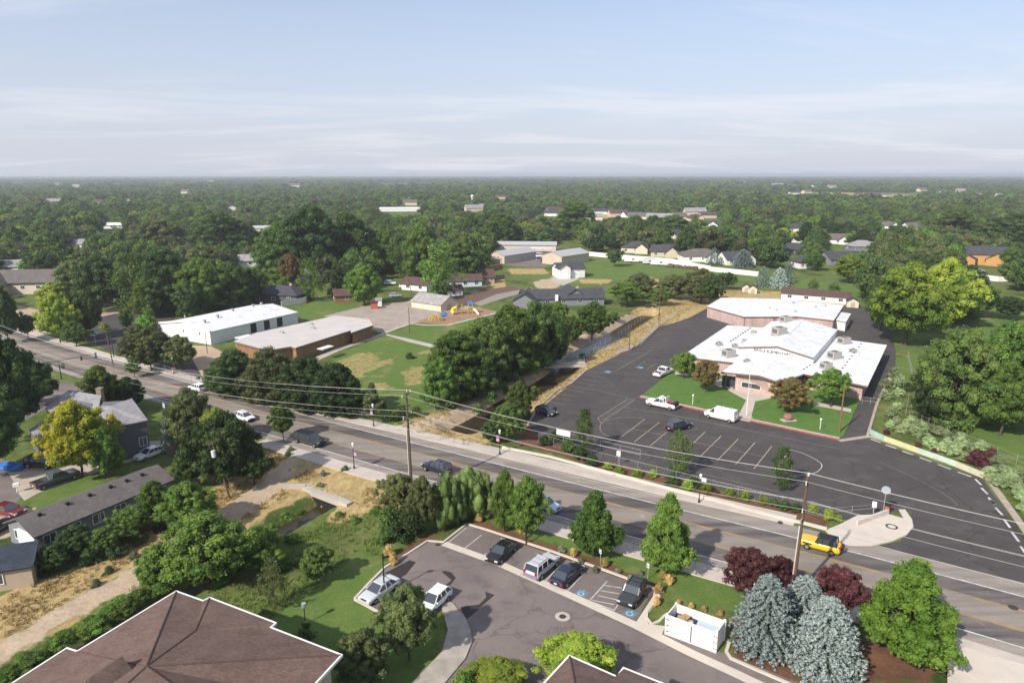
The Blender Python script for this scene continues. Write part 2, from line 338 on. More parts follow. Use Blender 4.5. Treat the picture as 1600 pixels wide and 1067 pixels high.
# ================================================================ ROAD
def asphaltmat(name,c1,c2,c3,tracks=False,wear=.6):
    m=bpy.data.materials.new(name); m.use_nodes=True; tt=m.node_tree; bb=tt.nodes['Principled BSDF']; bb.inputs['Roughness'].default_value=.88; bb.inputs['Specular IOR Level'].default_value=.25
    g=N(tt,'ShaderNodeNewGeometry')
    def no(s,d=6,r=.65,sc=None,rot=None):
        src=g.outputs['Position']
        if sc:
            mm=N(tt,'ShaderNodeMapping',inp={'Scale':sc,'Rotation':(0,0,rot or 0)},vector_type='TEXTURE' if False else 'POINT'); tt.links.new(src,mm.inputs[0]); src=mm.outputs[0]
        n=N(tt,'ShaderNodeTexNoise',inp={'Scale':s,'Detail':d,'Roughness':r}); tt.links.new(src,n.inputs['Vector']); return n.outputs[0]
    def rr(s,a,b_,c=0,d=1):
        r=N(tt,'ShaderNodeMapRange',inp={1:a,2:b_,3:c,4:d}); tt.links.new(s,r.inputs[0]); return r.outputs[0]
    def mc(f,a,b_):
        x=N(tt,'ShaderNodeMixRGB'); tt.links.new(f,x.inputs[0])
        for i,c in ((1,a),(2,b_)):
            if isinstance(c,tuple): x.inputs[i].default_value=(*c,1)
            else: tt.links.new(c,x.inputs[i])
        return x.outputs[0]
    base=mc(rr(no(.12),.35,.65),c1,c2)
    if tracks: base=mc(rr(no(1.0,5,.6,(.05,.55,1),R(31)),.42,.62),base,c3)
    else: base=mc(rr(no(.35,7,.75,(.7,1.2,1),.5),.52,.7),base,c3)
    f=N(tt,'ShaderNodeVectorMath',operation='SCALE'); tt.links.new(base,f.inputs[0]); tt.links.new(rr(no(6,3,.8),.25,.75,.85,1.15),f.inputs['Scale'])
    src=mc(rr(no(.9,6,.75),.60,.72,0,.55),f.outputs[0],tuple(k*.6 for k in c1)); src=mc(rr(no(.23,8,.8,(1.6,1,1),1.1),.60,.66,0,.5),src,tuple(min(1,k*1.5) for k in c2))
    vo=N(tt,'ShaderNodeTexVoronoi',feature='DISTANCE_TO_EDGE',inp={'Scale':.085}); 
    nn=N(tt,'ShaderNodeTexNoise',inp={'Scale':.6,'Detail':5}); tt.links.new(g.outputs['Position'],nn.inputs['Vector'])
    ad=N(tt,'ShaderNodeVectorMath',operation='MULTIPLY_ADD',inp={1:(3,3,0)}); tt.links.new(nn.outputs['Color'],ad.inputs[0]); tt.links.new(g.outputs['Position'],ad.inputs[2]); tt.links.new(ad.outputs[0],vo.inputs['Vector'])
    src=mc(rr(vo.outputs[0],.003,.009,wear,0),src,tuple(k*.55 for k in c1))
    tt.links.new(src,bb.inputs['Base Color']); return m
ROADM=asphaltmat('road_asphalt',(.15,.131,.119),(.198,.174,.155),(.085,.075,.075),True,.15)
SHLM=asphaltmat('shoulder_asphalt',(.27,.235,.20),(.31,.27,.235),(.22,.19,.17),True,.2)
LOTM=asphaltmat('lot_asphalt',(.058,.052,.052),(.078,.070,.069),(.10,.091,.088),False,.6)
GREYM=asphaltmat('old_asphalt',(.150,.126,.120),(.20,.168,.156),(.105,.09,.09),False,.5)
LINEW=mat('line_white',(.62,.61,.58),.7,noise=.45,nscale=1.2,coord='World'); LINEY=mat('line_yellow',(.50,.31,.09),.7,noise=.4,nscale=.7,coord='World')
LINEF=mat('line_faded',(.30,.27,.22),.8,noise=.5,nscale=1.0,coord='World')
F=[(-240,262),(-180,216)]+PP([(50.6,527),(174,564.7)])+[(-65.3,134.6),(-42.2,119.1),(-25.9,108.9),(-5.7,96.9),(1.9,92.2),(19.5,81.7),(33.2,73.8),(38.1,70.9),(52.3,61.9),(75,46.5),(120,15)]
def dense(pl,st=4):
    o=[]
    for a,b_ in zip(pl,pl[1:]):
        n=max(1,int(math.hypot(b_[0]-a[0],b_[1]-a[1])/st))
        for i in range(n): o.append((a[0]+(b_[0]-a[0])*i/n,a[1]+(b_[1]-a[1])*i/n))
    o.append(pl[-1]); a=np.array(o)
    for _ in range(3):
        a[1:-1]=(a[:-2]+2*a[1:-1]+a[2:])/4
    return [tuple(x) for x in a]
F=dense(F)
def fx(xs,vs): return lambda i: float(np.interp(F[i][0],xs,vs))
curbF=fx([-130,-60,-30,0,40],[-1.0,-1.1,-1.6,-2.5,-3.0]); swF=fx([-130,-60,-30,0,30,42],[-3.0,-3.2,-3.9,-5.3,-5.6,-5.9])
curbN=fx([-60,-30,0,30],[10.7,11.2,11.4,11.6]); swN=fx([-60,-30,0,30],[13.6,13.8,14,14])
r=MB(); strip(r,F,-.2,9.8,.02); struct(r.build('road',ROADM))
r=MB(); strip(r,F,curbF,-.2,.021); strip(r,F,9.8,curbN,.021); struct(r.build('road_shoulder',SHLM))
r=MB(); iM=max(i for i,p in enumerate(F) if p[0]<41)
FS=F[:iM]
r=MB(); n0=len(FS)
strip(r,FS,swF,curbF,-.3,.14); struct(r.build('sidewalk',mat('sidewalk_concrete',(.50,.44,.385),.9,noise=.18,nscale=.5,bump=.15,coord='World')))
k0=max(i for i,p in enumerate(F) if p[0]<-33); FN=F[k0:]
r=MB(); strip(r,FN[:],lambda i:11.3,lambda i:13.9,-.3,.14); struct(r.build('near_sidewalk',MATS['sidewalk_concrete']))
l=MB(); strip(l,F,-.12,.12,.026); strip(l,F,9.52,9.74,.026); struct(l.build('road_edge_lines',LINEW))
l=MB()
strip(l2:=MB(),F,2.9,6.7,.0225); struct(l2.build('centre_lane',asphaltmat('centre_asphalt',(.235,.205,.175),(.28,.245,.21),(.19,.165,.145),True,.15)))
for a,b_ in ((2.75,2.87),(6.75,6.87)): strip(l,F,a,b_,.026)
acc=0
for i in range(len(F)-1):
    if i%3==0: strip(l,F[i:i+2],3.02,3.14,.026); strip(l,F[i:i+2],6.5,6.6,.026)
struct(l.build('road_centre_lines',LINEY))
# crossing street at the left junction
r=MB(); r.sheet(PP([(-300,640),(-20,588),(70,585),(95,598),(140,600),(128,618),(70,640),(-20,690),(-300,760)]),.0175); struct(r.build('side_street',GREYM))
# ================================================================ SCHOOL LOT AND OTHER HARD GROUND
lot=[(842,640),(826,664),(846,684),(940,718),(1030,741),(1120,764),(1210,786),(1290,806),(1345,815),(1385,800),(1424,800),(1427,825),(1405,846),(1340,858),(1331,859),(1600,930),(1900,1010),(1900,905),(1640,870),(1594,832),(1535,748),(1360,686),(1372,630),(1386,600),(1399,570),(1400,548),(1392,520),(1382,486),(1330,478),(1240,470),(1102,483),(1078,496),(1052,505),(1030,510),(994,541),(968,553),(920,577)]
r=MB(); r.sheet(PP(lot),.012); struct(r.build('school_parking_lot',LOTM))
# marks: (x0,y0,x1,y1,width)
def bar(mb,a,b_,w,z):
    dx_,dy_=b_[0]-a[0],b_[1]-a[1]; l=math.hypot(dx_,dy_); nx_,ny_=-dy_/l*w/2,dx_/l*w/2
    mb.sheet([(a[0]+nx_,a[1]+ny_),(a[0]-nx_,a[1]-ny_),(b_[0]-nx_,b_[1]-ny_),(b_[0]+nx_,b_[1]+ny_)],z)
def z5(ox,oy,s,l): return [(ox+a/s,oy+b_/s) for a,b_ in l]
mw=MB(); mf=MB(); my=MB()
for a,b_,c,d in [(360,990,545,1025),(430,960,600,990),(480,930,650,960),(530,890,705,925),(590,865,745,900),(640,840,795,865),(690,810,845,835),(710,772,890,805),(745,747,935,772),(350,1025,490,1062)]:
    bar(mf,P(780+a/5.333,440+b_/5.333),P(780+c/5.333,440+d/5.333),.12,.018)
for i in range(11):
    t_=i/10; bar(mf,P(780+(800+t_*190)/5.333,440+(712-t_*128)/5.333),P(780+(965+t_*270)/5.333,440+(742-t_*150)/5.333),.08,.018)
for a,b_,c,d in [(970,745,1275,570),(1130,555,1275,572),(1130,720,1220,662),(1228,730,1315,680)]: bar(mf,P(780+a/5.333,440+b_/5.333),P(780+c/5.333,440+d/5.333),.12,.018)
for i in range(12):
    t_=i/11; bar(mf,P(780+(1130+t_*390)/5.333,440+(528-t_*200)/5.333),P(780+(1305+t_*320)/5.333,440+(553-t_*210)/5.333),.13,.018)
cl=[((1215,345),(1000,505)),((1335,372),(1125,535)),((1395,455),(1255,570)),((1600,555),(1555,605)),((820,335),(1070,178)),((875,355),(1135,180)),((820,335),(855,385)),((1115,425),(1390,485)),((1040,250),(1345,292)),((1345,292),(1600,345)),((745,90),(1070,165))]
for (a,b_) in cl:
    q=z5(780,590,5.333,[a,b_]); bar(my if a[0]>990 and b_[1]>500 else mf,P(*q[0]),P(*q[1]),.12,.018)
for i in range(13):
    t_=i/12; a=z5(780,590,5.333,[(820+250*t_,335-157*t_),(875+260*t_,355-175*t_)]); bar(mf,P(*a[0]),P(*a[1]),.09,.019)
def arc(mb,pts,w,z):
    q=[Vector((*P(*p),0)) for p in pts]; o=[]
    for i in range(len(q)-1):
        p0=q[max(i-1,0)];p1=q[i];p2=q[i+1];p3=q[min(i+2,len(q)-1)]
        for k in range(6):
            t_=k/6; o.append(.5*((2*p1)+(p2-p0)*t_+(2*p0-5*p1+4*p2-p3)*t_*t_+(3*p1-p0-3*p2+p3)*t_**3))
    o.append(q[-1]); strip(mb,[(v.x,v.y) for v in o],-w/2,w/2,z)
arc(mf,z5(780,590,5.333,[(1215,345),(1130,332),(1000,335),(900,355),(850,385),(840,420),(860,460),(920,490),(1000,505)]),.12,.0185)
arc(mw,z5(1040,590,5.333,[(1040,600),(1130,625),(1220,665),(1290,710),(1300,745),(1260,785),(1190,805),(1110,810)]),.11,.0185)
for a,b_ in [((330,450),(170,605)),((465,483),(285,660)),((605,510),(430,690)),((745,540),(583,722)),((885,570),(735,760)),((1040,600),(900,785))]:
    q=z5(1040,590,5.333,[a,b_]); bar(my,P(*q[0]),P(*q[1]),.13,.018)
for a,b_,w_ in [((180,525),(830,660),.11),((0,300),(760,455),.12),((760,455),(1470,598),.1),((140,760),(940,950),.1)]:
    q=z5(1040,590,5.333,[a,b_]); bar(mf,P(*q[0]),P(*q[1]),w_,.0187)
arc(mf,z5(1300,590,5.333,[(410,710),(640,810),(850,920),(960,985),(1050,1065)]),.07,.0185)
ds=[z5(1300,590,5.333,q) for q in [[(320,510),(405,540)],[(447,560),(537,590)],[(583,612),(680,642)],[(730,665),(828,700)],[(882,722),(990,762)],[(1048,785),(1160,825)],[(1195,845),(1243,893)],[(1245,918),(1297,970)],[(1305,998),(1355,1055)]]]+[z5(1300,780,3.717,q) for q in [[(915,0),(945,28)],[(950,48),(990,92)],[(998,115),(1035,165)],[(1045,190),(1085,245)],[(1095,272),(1125,315)]]]
for a,b_ in ds: bar(mw,P(*a),P(*b_),.3,.018)
struct(mw.build('lot_white_lines',LINEW)); struct(mf.build('lot_faded_lines',LINEF)); struct(my.build('lot_stall_lines',mat('line_cream',(.46,.38,.27),.8,noise=.4,nscale=1.1,coord='World')))
# blue wheelchair bays
hc=MB(); hw=MB()
WC=[(-.1,.75),(-.1,.25),(.25,.25),(.45,-.25),(.6,-.2)]
def wheelchair(x,y,rot,s,dx_=0):
    c_,s_=math.cos(rot),math.sin(rot); T=lambda q:(x+(q[0]*c_-q[1]*s_)*s,y+(q[0]*s_+q[1]*c_)*s)
    hc.sheet([T(q) for q in ((-.9,-.9),(.9,-.9),(.9,.9),(-.9,.9))],.0305)
    strip(hw,[T(q) for q in WC],-.07*s,.07*s,.0345)
    strip(hw,[T((-.05+.5*math.cos(a),-.15+.5*math.sin(a))) for a in np.linspace(R(110),R(370),12)],-.07*s,.07*s,.036)
    hw.sheet([T((-.1+.12*math.cos(a),.82+.12*math.sin(a))) for a in np.linspace(0,2*math.pi,9)[:-1]],.0345)
for px,py,s in [(950,581,.8),(1001,574.5,.8),(909,926.5,.62),(985,958,.62)]: x,y=P(px,py); wheelchair(x,y,R(-42),s)
struct(hc.build('accessible_bay_paint',mat('bay_blue',(.12,.25,.36),.7,noise=.3,nscale=2))); struct(hw.build('accessible_bay_symbols',LINEW))
# school lawn island with red kerb
isl=[(998,621),(1310,687),(1318,684),(1355,610),(1322,600),(1225,598),(1150,590),(1076,562)]
r=MB(); r.prism(PP([(1002,619),(1311,684),(1318,682),(1350,612),(1322,600),(1225,598),(1150,590),(1076,560)]),-.1,.13)
lawnm=mat('mown_lawn',(.062,.135,.024),.95,noise=.3,nscale=.6,col2=(.10,.175,.035),coord='World',bump=.4,bscale=4); struct(r.build('school_lawn',lawnm))
r=MB(); q=PP([(998,621),(1310,687.5)]); strip(r,q,-1.05,0,-.1,.15); struct(r.build('red_kerb_walk',mat('kerb_concrete_pink',(.50,.40,.34),.9,noise=.3,nscale=1.5,coord='World')))
r=MB(); strip(r,q,0.003,.07,-.1,.152); strip(r,q,-.25,-.0,.1,.154); struct(r.build('red_kerb_paint',mat('red_kerb',(.42,.13,.11),.8,noise=.5,nscale=1.2,coord='World')))
r=MB(); r.prism(PP([(1151,655),(1172,659),(1180,628),(1210,622),(1250,630),(1330,645),(1330,640),(1215,617),(1180,612),(1148,610),(1138,600),(1130,602),(1140,612),(1166,626)]),.0,.145)
struct(r.build('school_footpath',MATS['sidewalk_concrete']))
r=MB(); r.prism(PP([(1055,586),(1076,588),(1072,583),(1055,580)]),0,.14); r.prism(PP([(1115,590),(1140,597),(1125,607),(1112,598)]),0,.14); struct(r.build('entrance_paving',CONC))
# concrete gutters round the lot
r=MB()
for q,a,b_ in [([(1310,688),(1358,681)],-.3,.6),([(1358,681),(1372,632),(1392,590)],-.45,.0),([(1358,682),(1536,744),(1598,832),(1660,905)],-.9,0)]: strip(r,PP(q),a,b_,-.1,.12 if b_==0 else .03)
strip(r,PP([(826,664),(842,637),(872,610),(893,600),(919,577)]),-.35,0,-.1,.14)
r.prism(PP([(966,553),(985,547),(992,541),(986,539),(960,552)]),-.1,.14)
struct(r.build('lot_kerb',mat('kerb_concrete',(.42,.35,.30),.9,noise=.3,nscale=1.0,coord='World')))
# bulb of pavement at the driveway mouth
bul=[(1290,829),(1308,822),(1340,806),(1387,804),(1412,811),(1404,797),(1414,797),(1425,813),(1427,824),(1417,836),(1395,846),(1362,853),(1330,853),(1300,846)]
r=MB(); r.prism(PP(bul),-.2,.143); struct(r.build('corner_pavement',mat('pale_concrete',(.56,.50,.43),.9,noise=.12,nscale=.8,coord='World')))
# white building forecourt, playground, left car park, driveways, paths
def sheetobj(name,pl,m,z,th=None):
    r=MB(); (r.sheet(PP(pl),z) if th is None else r.prism(PP(pl),z-th,z)); return struct(r.build(name,m))
sheetobj('left_parking_lot',[(110,505),(180,490),(245,488),(285,500),(300,545),(330,548),(330,585),(300,590),(225,565),(170,548),(120,525)],LOTM,.012)
sheetobj('school_yard',[(272,528),(300,540),(330,541),(352,552),(340,600),(318,592),(300,560),(270,545)],mat('yard_dirt',(.47,.35,.24),.95,noise=.25,nscale=.4,coord='World'),.016)
sheetobj('playground_paving',[(505,494),(570,478),(650,471),(690,488),(640,505),(598,521),(540,500)],mat('playground_asphalt',(.38,.32,.265),.9,noise=.3,nscale=.3,coord='World'),.010)
sheetobj('playground_bark',[(690,488),(745,480),(776,487),(735,497),(700,507),(670,505),(650,503)],mat('bark_surface',(.36,.22,.13),.95,noise=.35,nscale=.8,coord='World'),.014)
r=MB(); strip(r,PP([(470,572),(530,545),(600,522),(640,532),(685,543)]),-1.1,1.1,.0,.05); strip(r,PP([(598,521),(640,506),(670,508),(700,508),(776,489)]),-.6,.6,0,.045); struct(r.build('field_footpath',CONC))
sheetobj('house_driveway',[(30,772),(20,750),(12,738),(35,735),(60,715),(140,700),(205,690),(262,688),(270,700),(190,725),(120,748),(60,770),(38,782)],mat('driveway_concrete',(.44,.38,.31),.9,noise=.2,nscale=.4,coord='World'),.012)
sheetobj('cul_de_sac',[(-200,700),(0,715),(25,730),(44,748),(40,770),(20,790),(-200,850)],GREYM,.009)
sheetobj('grey_driveway',[(-60,812),(-60,795),(0,788),(38,790),(45,798),(0,806)],MATS['driveway_concrete'],.014)
sheetobj('storage_yard',[(800,398),(860,385),(905,395),(870,405),(850,418),(790,415)],GREYM,.012)
sheetobj('garage_apron',[(858,438),(895,430),(905,436),(880,446)],CONC,.012)
sheetobj('distant_lane',[(775,460),(800,455),(830,450),(838,454),(800,462),(750,478),(740,474)],mat('gravel_lane',(.30,.26,.23),.95,noise=.25,nscale=.5,coord='World'),.012)
sheetobj('garden_mulch',[(700,470),(740,455),(800,447),(815,452),(790,460),(740,476)],mat('garden_soil',(.16,.10,.075),.95,noise=.4,nscale=.8,coord='World'),.008)
# near car park
np_=[(556,936),(602,888),(669,847),(694,849),(730,820),(1020,921),(993,973),(1130,1020),(1250,1067),(1330,1120),(690,1120),(692,1067),(727,1030),(738,1003),(735,984),(708,944),(660,965),(600,960)]
sheetobj('near_car_park',np_,GREYM,.02)
gut=MATS['pale_concrete']
r=MB()
strip(r,PP([(694,849),(780,880),(880,925),(990,975),(1080,1020),(1150,1052),(1240,1095)]),-.5,.5,.0,.0262)
r.prism(PP([(993,973),(1020,932),(1022,922),(1032,932),(1008,965),(1014,975),(1040,978),(1030,1000)]),0,.034); struct(r.build('car_park_gutter',gut))
r=MB()
strip(r,PP([(556,936),(580,910),(602,888),(640,865),(669,846),(694,848),(712,834),(730,820)]),-.25,.0,-.1,.15)
strip(r,PP([(730,820),(760,829),(860,862),(960,898),(1022,921),(1028,932),(1008,955),(1008,966),(1018,977),(1032,972),(1042,962)]),-.28,0,-.1,.15)
strip(r,PP([(556,936),(575,946),(599,959)]),0,.25,-.1,.15)
r.prism(PP([(1150,1035),(1160,1028),(1140,1020),(1134,1015),(1140,1000),(1165,1040),(1290,1090),(1290,1110)]),-.1,.15) if False else None
strip(r,PP([(1137,1003),(1132,1018),(1140,1030),(1180,1048),(1250,1078)]),-.3,0,-.1,.15)
struct(r.build('car_park_kerb',gut))
r=MB(); r.prism(PP([(692,938),(708,944),(727,966),(735,984),(738,1003),(727,1030),(692,1072),(640,1072),(690,1020),(700,985),(690,950)]),-.1,.15); struct(r.build('island_walk',mat('island_concrete',(.40,.36,.31),.9,noise=.3,nscale=.9,coord='World')))
m2=MB()
for a,b_ in [((865,207),(742,303)),((893,312),(850,345)),((1088,290),(968,392)),((1130,400),(1088,440)),((650,268),(775,165))]:
    q=z5(520,780,3.717,[a,b_]); bar(m2,P(*q[0]),P(*q[1]),.11,.0295)
for a,b_ in [((175,625),(0,780)),((240,790),(175,850)),((510,760),(360,920)),((715,820),(548,998)),((900,895),(750,1060)),((875,930),(1040,955)),((850,975),(1000,1000)),((820,1015),(980,1050)),((775,1055),(960,1090)),((750,1060),(955,1135)),((990,1090),(955,1140))]:
    q=z5(780,740,5.333,[a,b_]); bar(m2,P(*q[0]),P(*q[1]),.11,.0295)
struct(m2.build('car_park_lines',LINEW))
# manhole, tar stains, driveway at lower right
r=MB(); x,y=P(879,963); strip(r,[(x+.55*math.cos(a),y+.55*math.sin(a)) for a in np.linspace(0,2*math.pi,17)],-.2,.2,.026); struct(r.build('manhole_surround',CONC))
for i,(px,py,rr_) in enumerate([(879,963,.33),(1219,817,.3),(1583,949,.45),(684,851,.3)]):
    x,y=P(px,py); r=MB(); r.tube((x,y,.02),(x,y,.046 if i!=1 else .15),rr_,n=16); tag(r.build('manhole_cover',mat('cast_iron',(.06,.05,.045),.6,noise=.3,nscale=8)),['round iron manhole cover in the near car park asphalt','small iron cover set in the far pavement','dark manhole cover on the road at the right','drain cover at the corner of the near car park'][i],'manhole cover')
r=MB(); x,y=P(1393,824); strip(r,[(x+.6*math.cos(a),y+.6*math.sin(a)) for a in np.linspace(0,2*math.pi,17)],-.14,.1,.149); tag(r.build('manhole_cover',MATS['cast_iron']),'dark ring of a cover in the curved corner pavement','manhole cover')
tar=MB(); 
for pl in [z5(520,780,3.717,[(610,530),(650,500),(690,470),(655,440),(630,420),(655,415),(690,425),(715,455),(690,490),(650,530),(620,555)]),z5(520,780,3.717,[(740,625),(850,610),(890,570),(885,535),(940,555),(905,585),(860,625),(800,680),(775,695)])]: tar.sheet(PP(pl),.024)
tar.sheet(PP([(601,895),(640,875),(650,878),(635,897),(622,905)]),.024)
struct(tar.build('tar_stains',mat('fresh_tar',(.045,.038,.04),.6,noise=.3,nscale=2,coord='World')))
sheetobj('right_driveway',[(1480,1030),(1508,1012),(1600,1040),(1750,1090),(1700,1150),(1480,1140)],MATS['pale_concrete'],.158)
# ================================================================ TREES
def ico():
    bm=bmesh.new(); bmesh.ops.create_icosphere(bm,subdivisions=1,radius=1); v=np.array([x.co[:] for x in bm.verts]); f=np.array([[y.index for y in x.verts] for x in bm.faces]); bm.free(); return v,f
ICOV,ICOF=ico()
def leafy(name,C,Rc,nl,leaf,seed,m,flat=.8,core=.55,tang=1.05,up=0.5,vv=None,asp=.75):
    """clumps of leaf faces round centres C (n,3), radii Rc"""
    g=np.random.default_rng(seed); n=len(C)
    d=g.normal(size=(n,nl,3)); d/=np.linalg.norm(d,axis=2,keepdims=True)
    rad=Rc[:,None]*g.uniform(.72,1.12,(n,nl)); p=C[:,None]+d*rad[...,None]*np.array([1,1,flat])
    nn=d+g.normal(size=d.shape)*tang+np.array([0,0,up]); nn/=np.linalg.norm(nn,axis=2,keepdims=True)
    a=g.normal(size=d.shape); u=np.cross(nn,a); u/=np.linalg.norm(u,axis=2,keepdims=True); w=np.cross(nn,u)
    s=(leaf*g.uniform(.55,1.3,(n,nl)))[...,None]
    q=np.stack([p-u*s,p-w*s*asp,p+u*s,p+w*s*asp],2).reshape(-1,3)
    cl=g.uniform(0,1,n) if vv is None else vv
    v=np.repeat(np.clip(cl[:,None]+g.normal(0,.18,(n,nl)),0,1).ravel(),4)
    f=np.arange(len(q)).reshape(-1,4)
    me=bpy.data.meshes.new(name)
    if core>0:
        jit=1+g.normal(0,.14,(n,len(ICOV),1)); cv=(C[:,None]+ICOV[None]*jit*(Rc[:,None,None]*core)*np.array([1,1,flat])).reshape(-1,3)
        cf=(ICOF[None]+(np.arange(n)*len(ICOV))[:,None,None]).reshape(-1,3)+len(q)
        cf4=np.concatenate([cf,cf[:,2:3]],1)
        vs=np.concatenate([q,cv]); v=np.concatenate([v,np.repeat(cl,len(ICOV))])
        nq,nt=len(f),len(cf)
        me.vertices.add(len(vs)); me.vertices.foreach_set('co',vs.astype(np.float32).ravel())
        me.loops.add(nq*4+nt*3); me.loops.foreach_set('vertex_index',np.concatenate([f.ravel(),cf.ravel()]).astype(np.int32))
        me.polygons.add(nq+nt); me.polygons.foreach_set('loop_start',np.concatenate([np.arange(nq)*4,nq*4+np.arange(nt)*3]).astype(np.int32))
        me.polygons.foreach_set('loop_total',np.concatenate([np.full(nq,4),np.full(nt,3)]).astype(np.int32)); me.update(calc_edges=True)
    else: npmesh(me,q,f)
    at=me.attributes.new('v','FLOAT','POINT'); at.data.foreach_set('value',v.astype(np.float32)); me.materials.append(m); return me
# unit crowns: height 1, width 1 (radius .5), base at z=0
PROF={'broad':(.16,lambda t:np.clip(np.sin(np.pi*np.clip(t,0,1)**.8),0,1)**.55),
 'round':(.22,lambda t:np.sqrt(np.clip(1-(2*t-1)**2,0,1))),
 'oval':(.10,lambda t:np.clip(np.sin(np.pi*np.clip(t*.92+.06,0,1)**.75),0,1)**.7),
 'poplar':(.05,lambda t:np.clip(np.sin(np.pi*np.clip(t*.9+.08,0,1)**.8),0,1)**.5),
 'full':(.02,lambda t:np.clip(np.sin(np.pi*np.clip(t*.85+.14,0,1)**.9),0,1)**.5),
 'pyramid':(.06,lambda t:np.clip(t/.2,0,1)**.6*np.clip(1.06-t,0,1)**.62),
 'bush':(.0,lambda t:np.sqrt(np.clip(1-t**2,0,1))),
 'cone':(.04,lambda t:np.clip(1-t,0,1)**.75*.95+.05),
 'flame':(.02,lambda t:np.clip(np.sin(np.pi*np.clip(t*.8+.2,0,1)),0,1)**.7)}
def crown(name,prof,seed,m,ncl,nl,leaf,cr,**kw):
    g=np.random.default_rng(seed); z0,pf=PROF[prof]; C=[]
    lob=g.uniform(0,6.28,4); la=g.uniform(.05,.17,4)*(1.25,1,.9,.8)
    while len(C)<ncl:
        t=g.uniform(0,1); r=pf(np.array(t))
        if g.uniform()>r: continue
        a=g.uniform(0,6.283); rho=g.uniform(.12,1)**.5
        k=1+sum(la[i]*math.cos((i+1)*a+lob[i]+(3+2*i)*t) for i in range(4))
        rr=max(.0,.5*float(r)*k-cr*.75)*rho
        C.append((math.cos(a)*rr,math.sin(a)*rr,z0+(1-z0)*(cr*.6+t*(1-cr*1.1))))
    C=np.array(C); Rc=cr*g.uniform(.6,1.25,ncl)
    return leafy(name,C,Rc,nl,leaf,seed+1,m,**kw)
def spruce(name,seed,m,levels,nb,per,leaf):
    g=np.random.default_rng(seed); C=[];Rr=[]
    for i in range(levels):
        t=i/(levels-1); rad=.5*min(1,1.18*(1-t)**.5)*(.94+.06*math.cos(i*2.4))+.012; n=max(5,int(nb*(1-t*.65)))
        for j in range(n):
            a=6.283*j/n+i*1.7+g.normal(0,.15); L=rad*g.uniform(.82,1.1)
            for k in range(per):
                s=.28+.72*(k+.5)/per; r=L*s
                C.append((math.cos(a)*r,math.sin(a)*r,.05+.93*t+.03*s*s-.05*s+g.normal(0,.006))); Rr.append((.052-.026*s)*(1-.45*t)+.006)
    return leafy(name,np.array(C),np.array(Rr),14,leaf,seed,m,flat=.55,core=.62,tang=.5,up=.35,asp=.45)
LM={ # leaf colours
'green':leafmat('leaf_green',(0.069,0.128,0.024),(0.145,0.223,0.039)),
'mid':leafmat('leaf_mid',(0.061,0.108,0.027),(0.118,0.175,0.039)),
'dark':leafmat('leaf_dark',(0.038,0.070,0.021),(0.076,0.121,0.032)),
'olive':leafmat('leaf_olive',(0.082,0.105,0.035),(0.145,0.168,0.060)),
'bright':leafmat('leaf_bright',(.10,.225,.028),(.19,.34,.045)),
'yellow':leafmat('leaf_yellow',(.34,.40,.035),(.58,.56,.05),(.17,.28,.03)),
'lime':leafmat('leaf_lime',(.17,.24,.03),(.29,.34,.045),(.11,.18,.025)),
'brown':leafmat('leaf_brown',(0.140,0.120,0.039),(0.262,0.184,0.071),(0.091,0.136,0.032)),
'plum':leafmat('leaf_plum',(.052,.016,.018),(.100,.034,.036),trans=.15),
'blue':leafmat('leaf_blue',(.18,.225,.21),(.31,.37,.355),trans=.1),
'blued':leafmat('leaf_blue_dark',(0.123,0.184,0.158),(0.213,0.289,0.260),trans=.1),
'pale':leafmat('leaf_pale',(.22,.29,.135),(.36,.43,.22)),
'straw':leafmat('leaf_straw',(0.360,0.272,0.095),(0.590,0.449,0.174)),
'juni':leafmat('leaf_juniper',(0.058,0.093,0.023),(0.115,0.160,0.042),trans=.1),
'greyg':leafmat('leaf_grey_green',(0.123,0.152,0.087),(0.229,0.256,0.158)),
}
_cr={}
def getcrown(prof,colr,lod,var):
    k=(prof,colr,lod,var)
    if k in _cr: return _cr[k]
    sd=17*var+len(prof)*5+lod*101
    nm={'cone':'needle_crown','spruce':'needle_crown'}.get(prof,'leaf_crown'); m=LM[colr]
    if prof=='spruce':
        me=spruce(nm,sd,m,*((26,22,5,.016) if lod==0 else (13,11,2,.035)))
    elif prof=='poplar' and lod==0:
        me=crown(nm,prof,sd,m,90,42,.020,.085,core=0)
    elif lod==0:
        ncl,nl,leaf,cr={'pyramid':(230,120,.0145,.075),'full':(280,115,.0135,.075),'broad':(260,115,.0140,.074),'round':(220,115,.0135,.075),'oval':(220,115,.015,.08),'poplar':(150,80,.016,.085),'bush':(45,90,.036,.17),'cone':(120,85,.018,.085),'flame':(95,115,.014,.12)}[prof]
        me=crown(nm,prof,sd,m,ncl,nl,leaf,cr,asp=.7,flat=.75 if prof!='flame' else 1.5,core=.72 if prof!='flame' else .85)
    elif lod==1:
        ncl,nl,leaf,cr={'pyramid':(60,44,.034,.12),'full':(80,48,.030,.115),'broad':(76,46,.030,.11),'round':(52,44,.034,.13),'oval':(55,42,.034,.13),'poplar':(55,40,.034,.13),'bush':(18,40,.07,.24),'cone':(60,34,.03,.10),'flame':(40,40,.03,.15)}[prof]
        me=crown(nm,prof,sd,m,ncl,nl,leaf,cr)
    else:
        ncl,nl,leaf,cr={'pyramid':(30,16,.06,.16),'full':(30,16,.06,.16),'broad':(30,16,.06,.16),'round':(26,16,.06,.17),'oval':(26,16,.06,.16),'poplar':(26,16,.06,.16),'bush':(8,14,.1,.3),'cone':(26,14,.05,.12),'flame':(18,16,.05,.18)}[prof]
        me=crown(nm,prof,sd,m,ncl,nl,leaf,cr)
    _cr[k]=me; return me
_tk={}
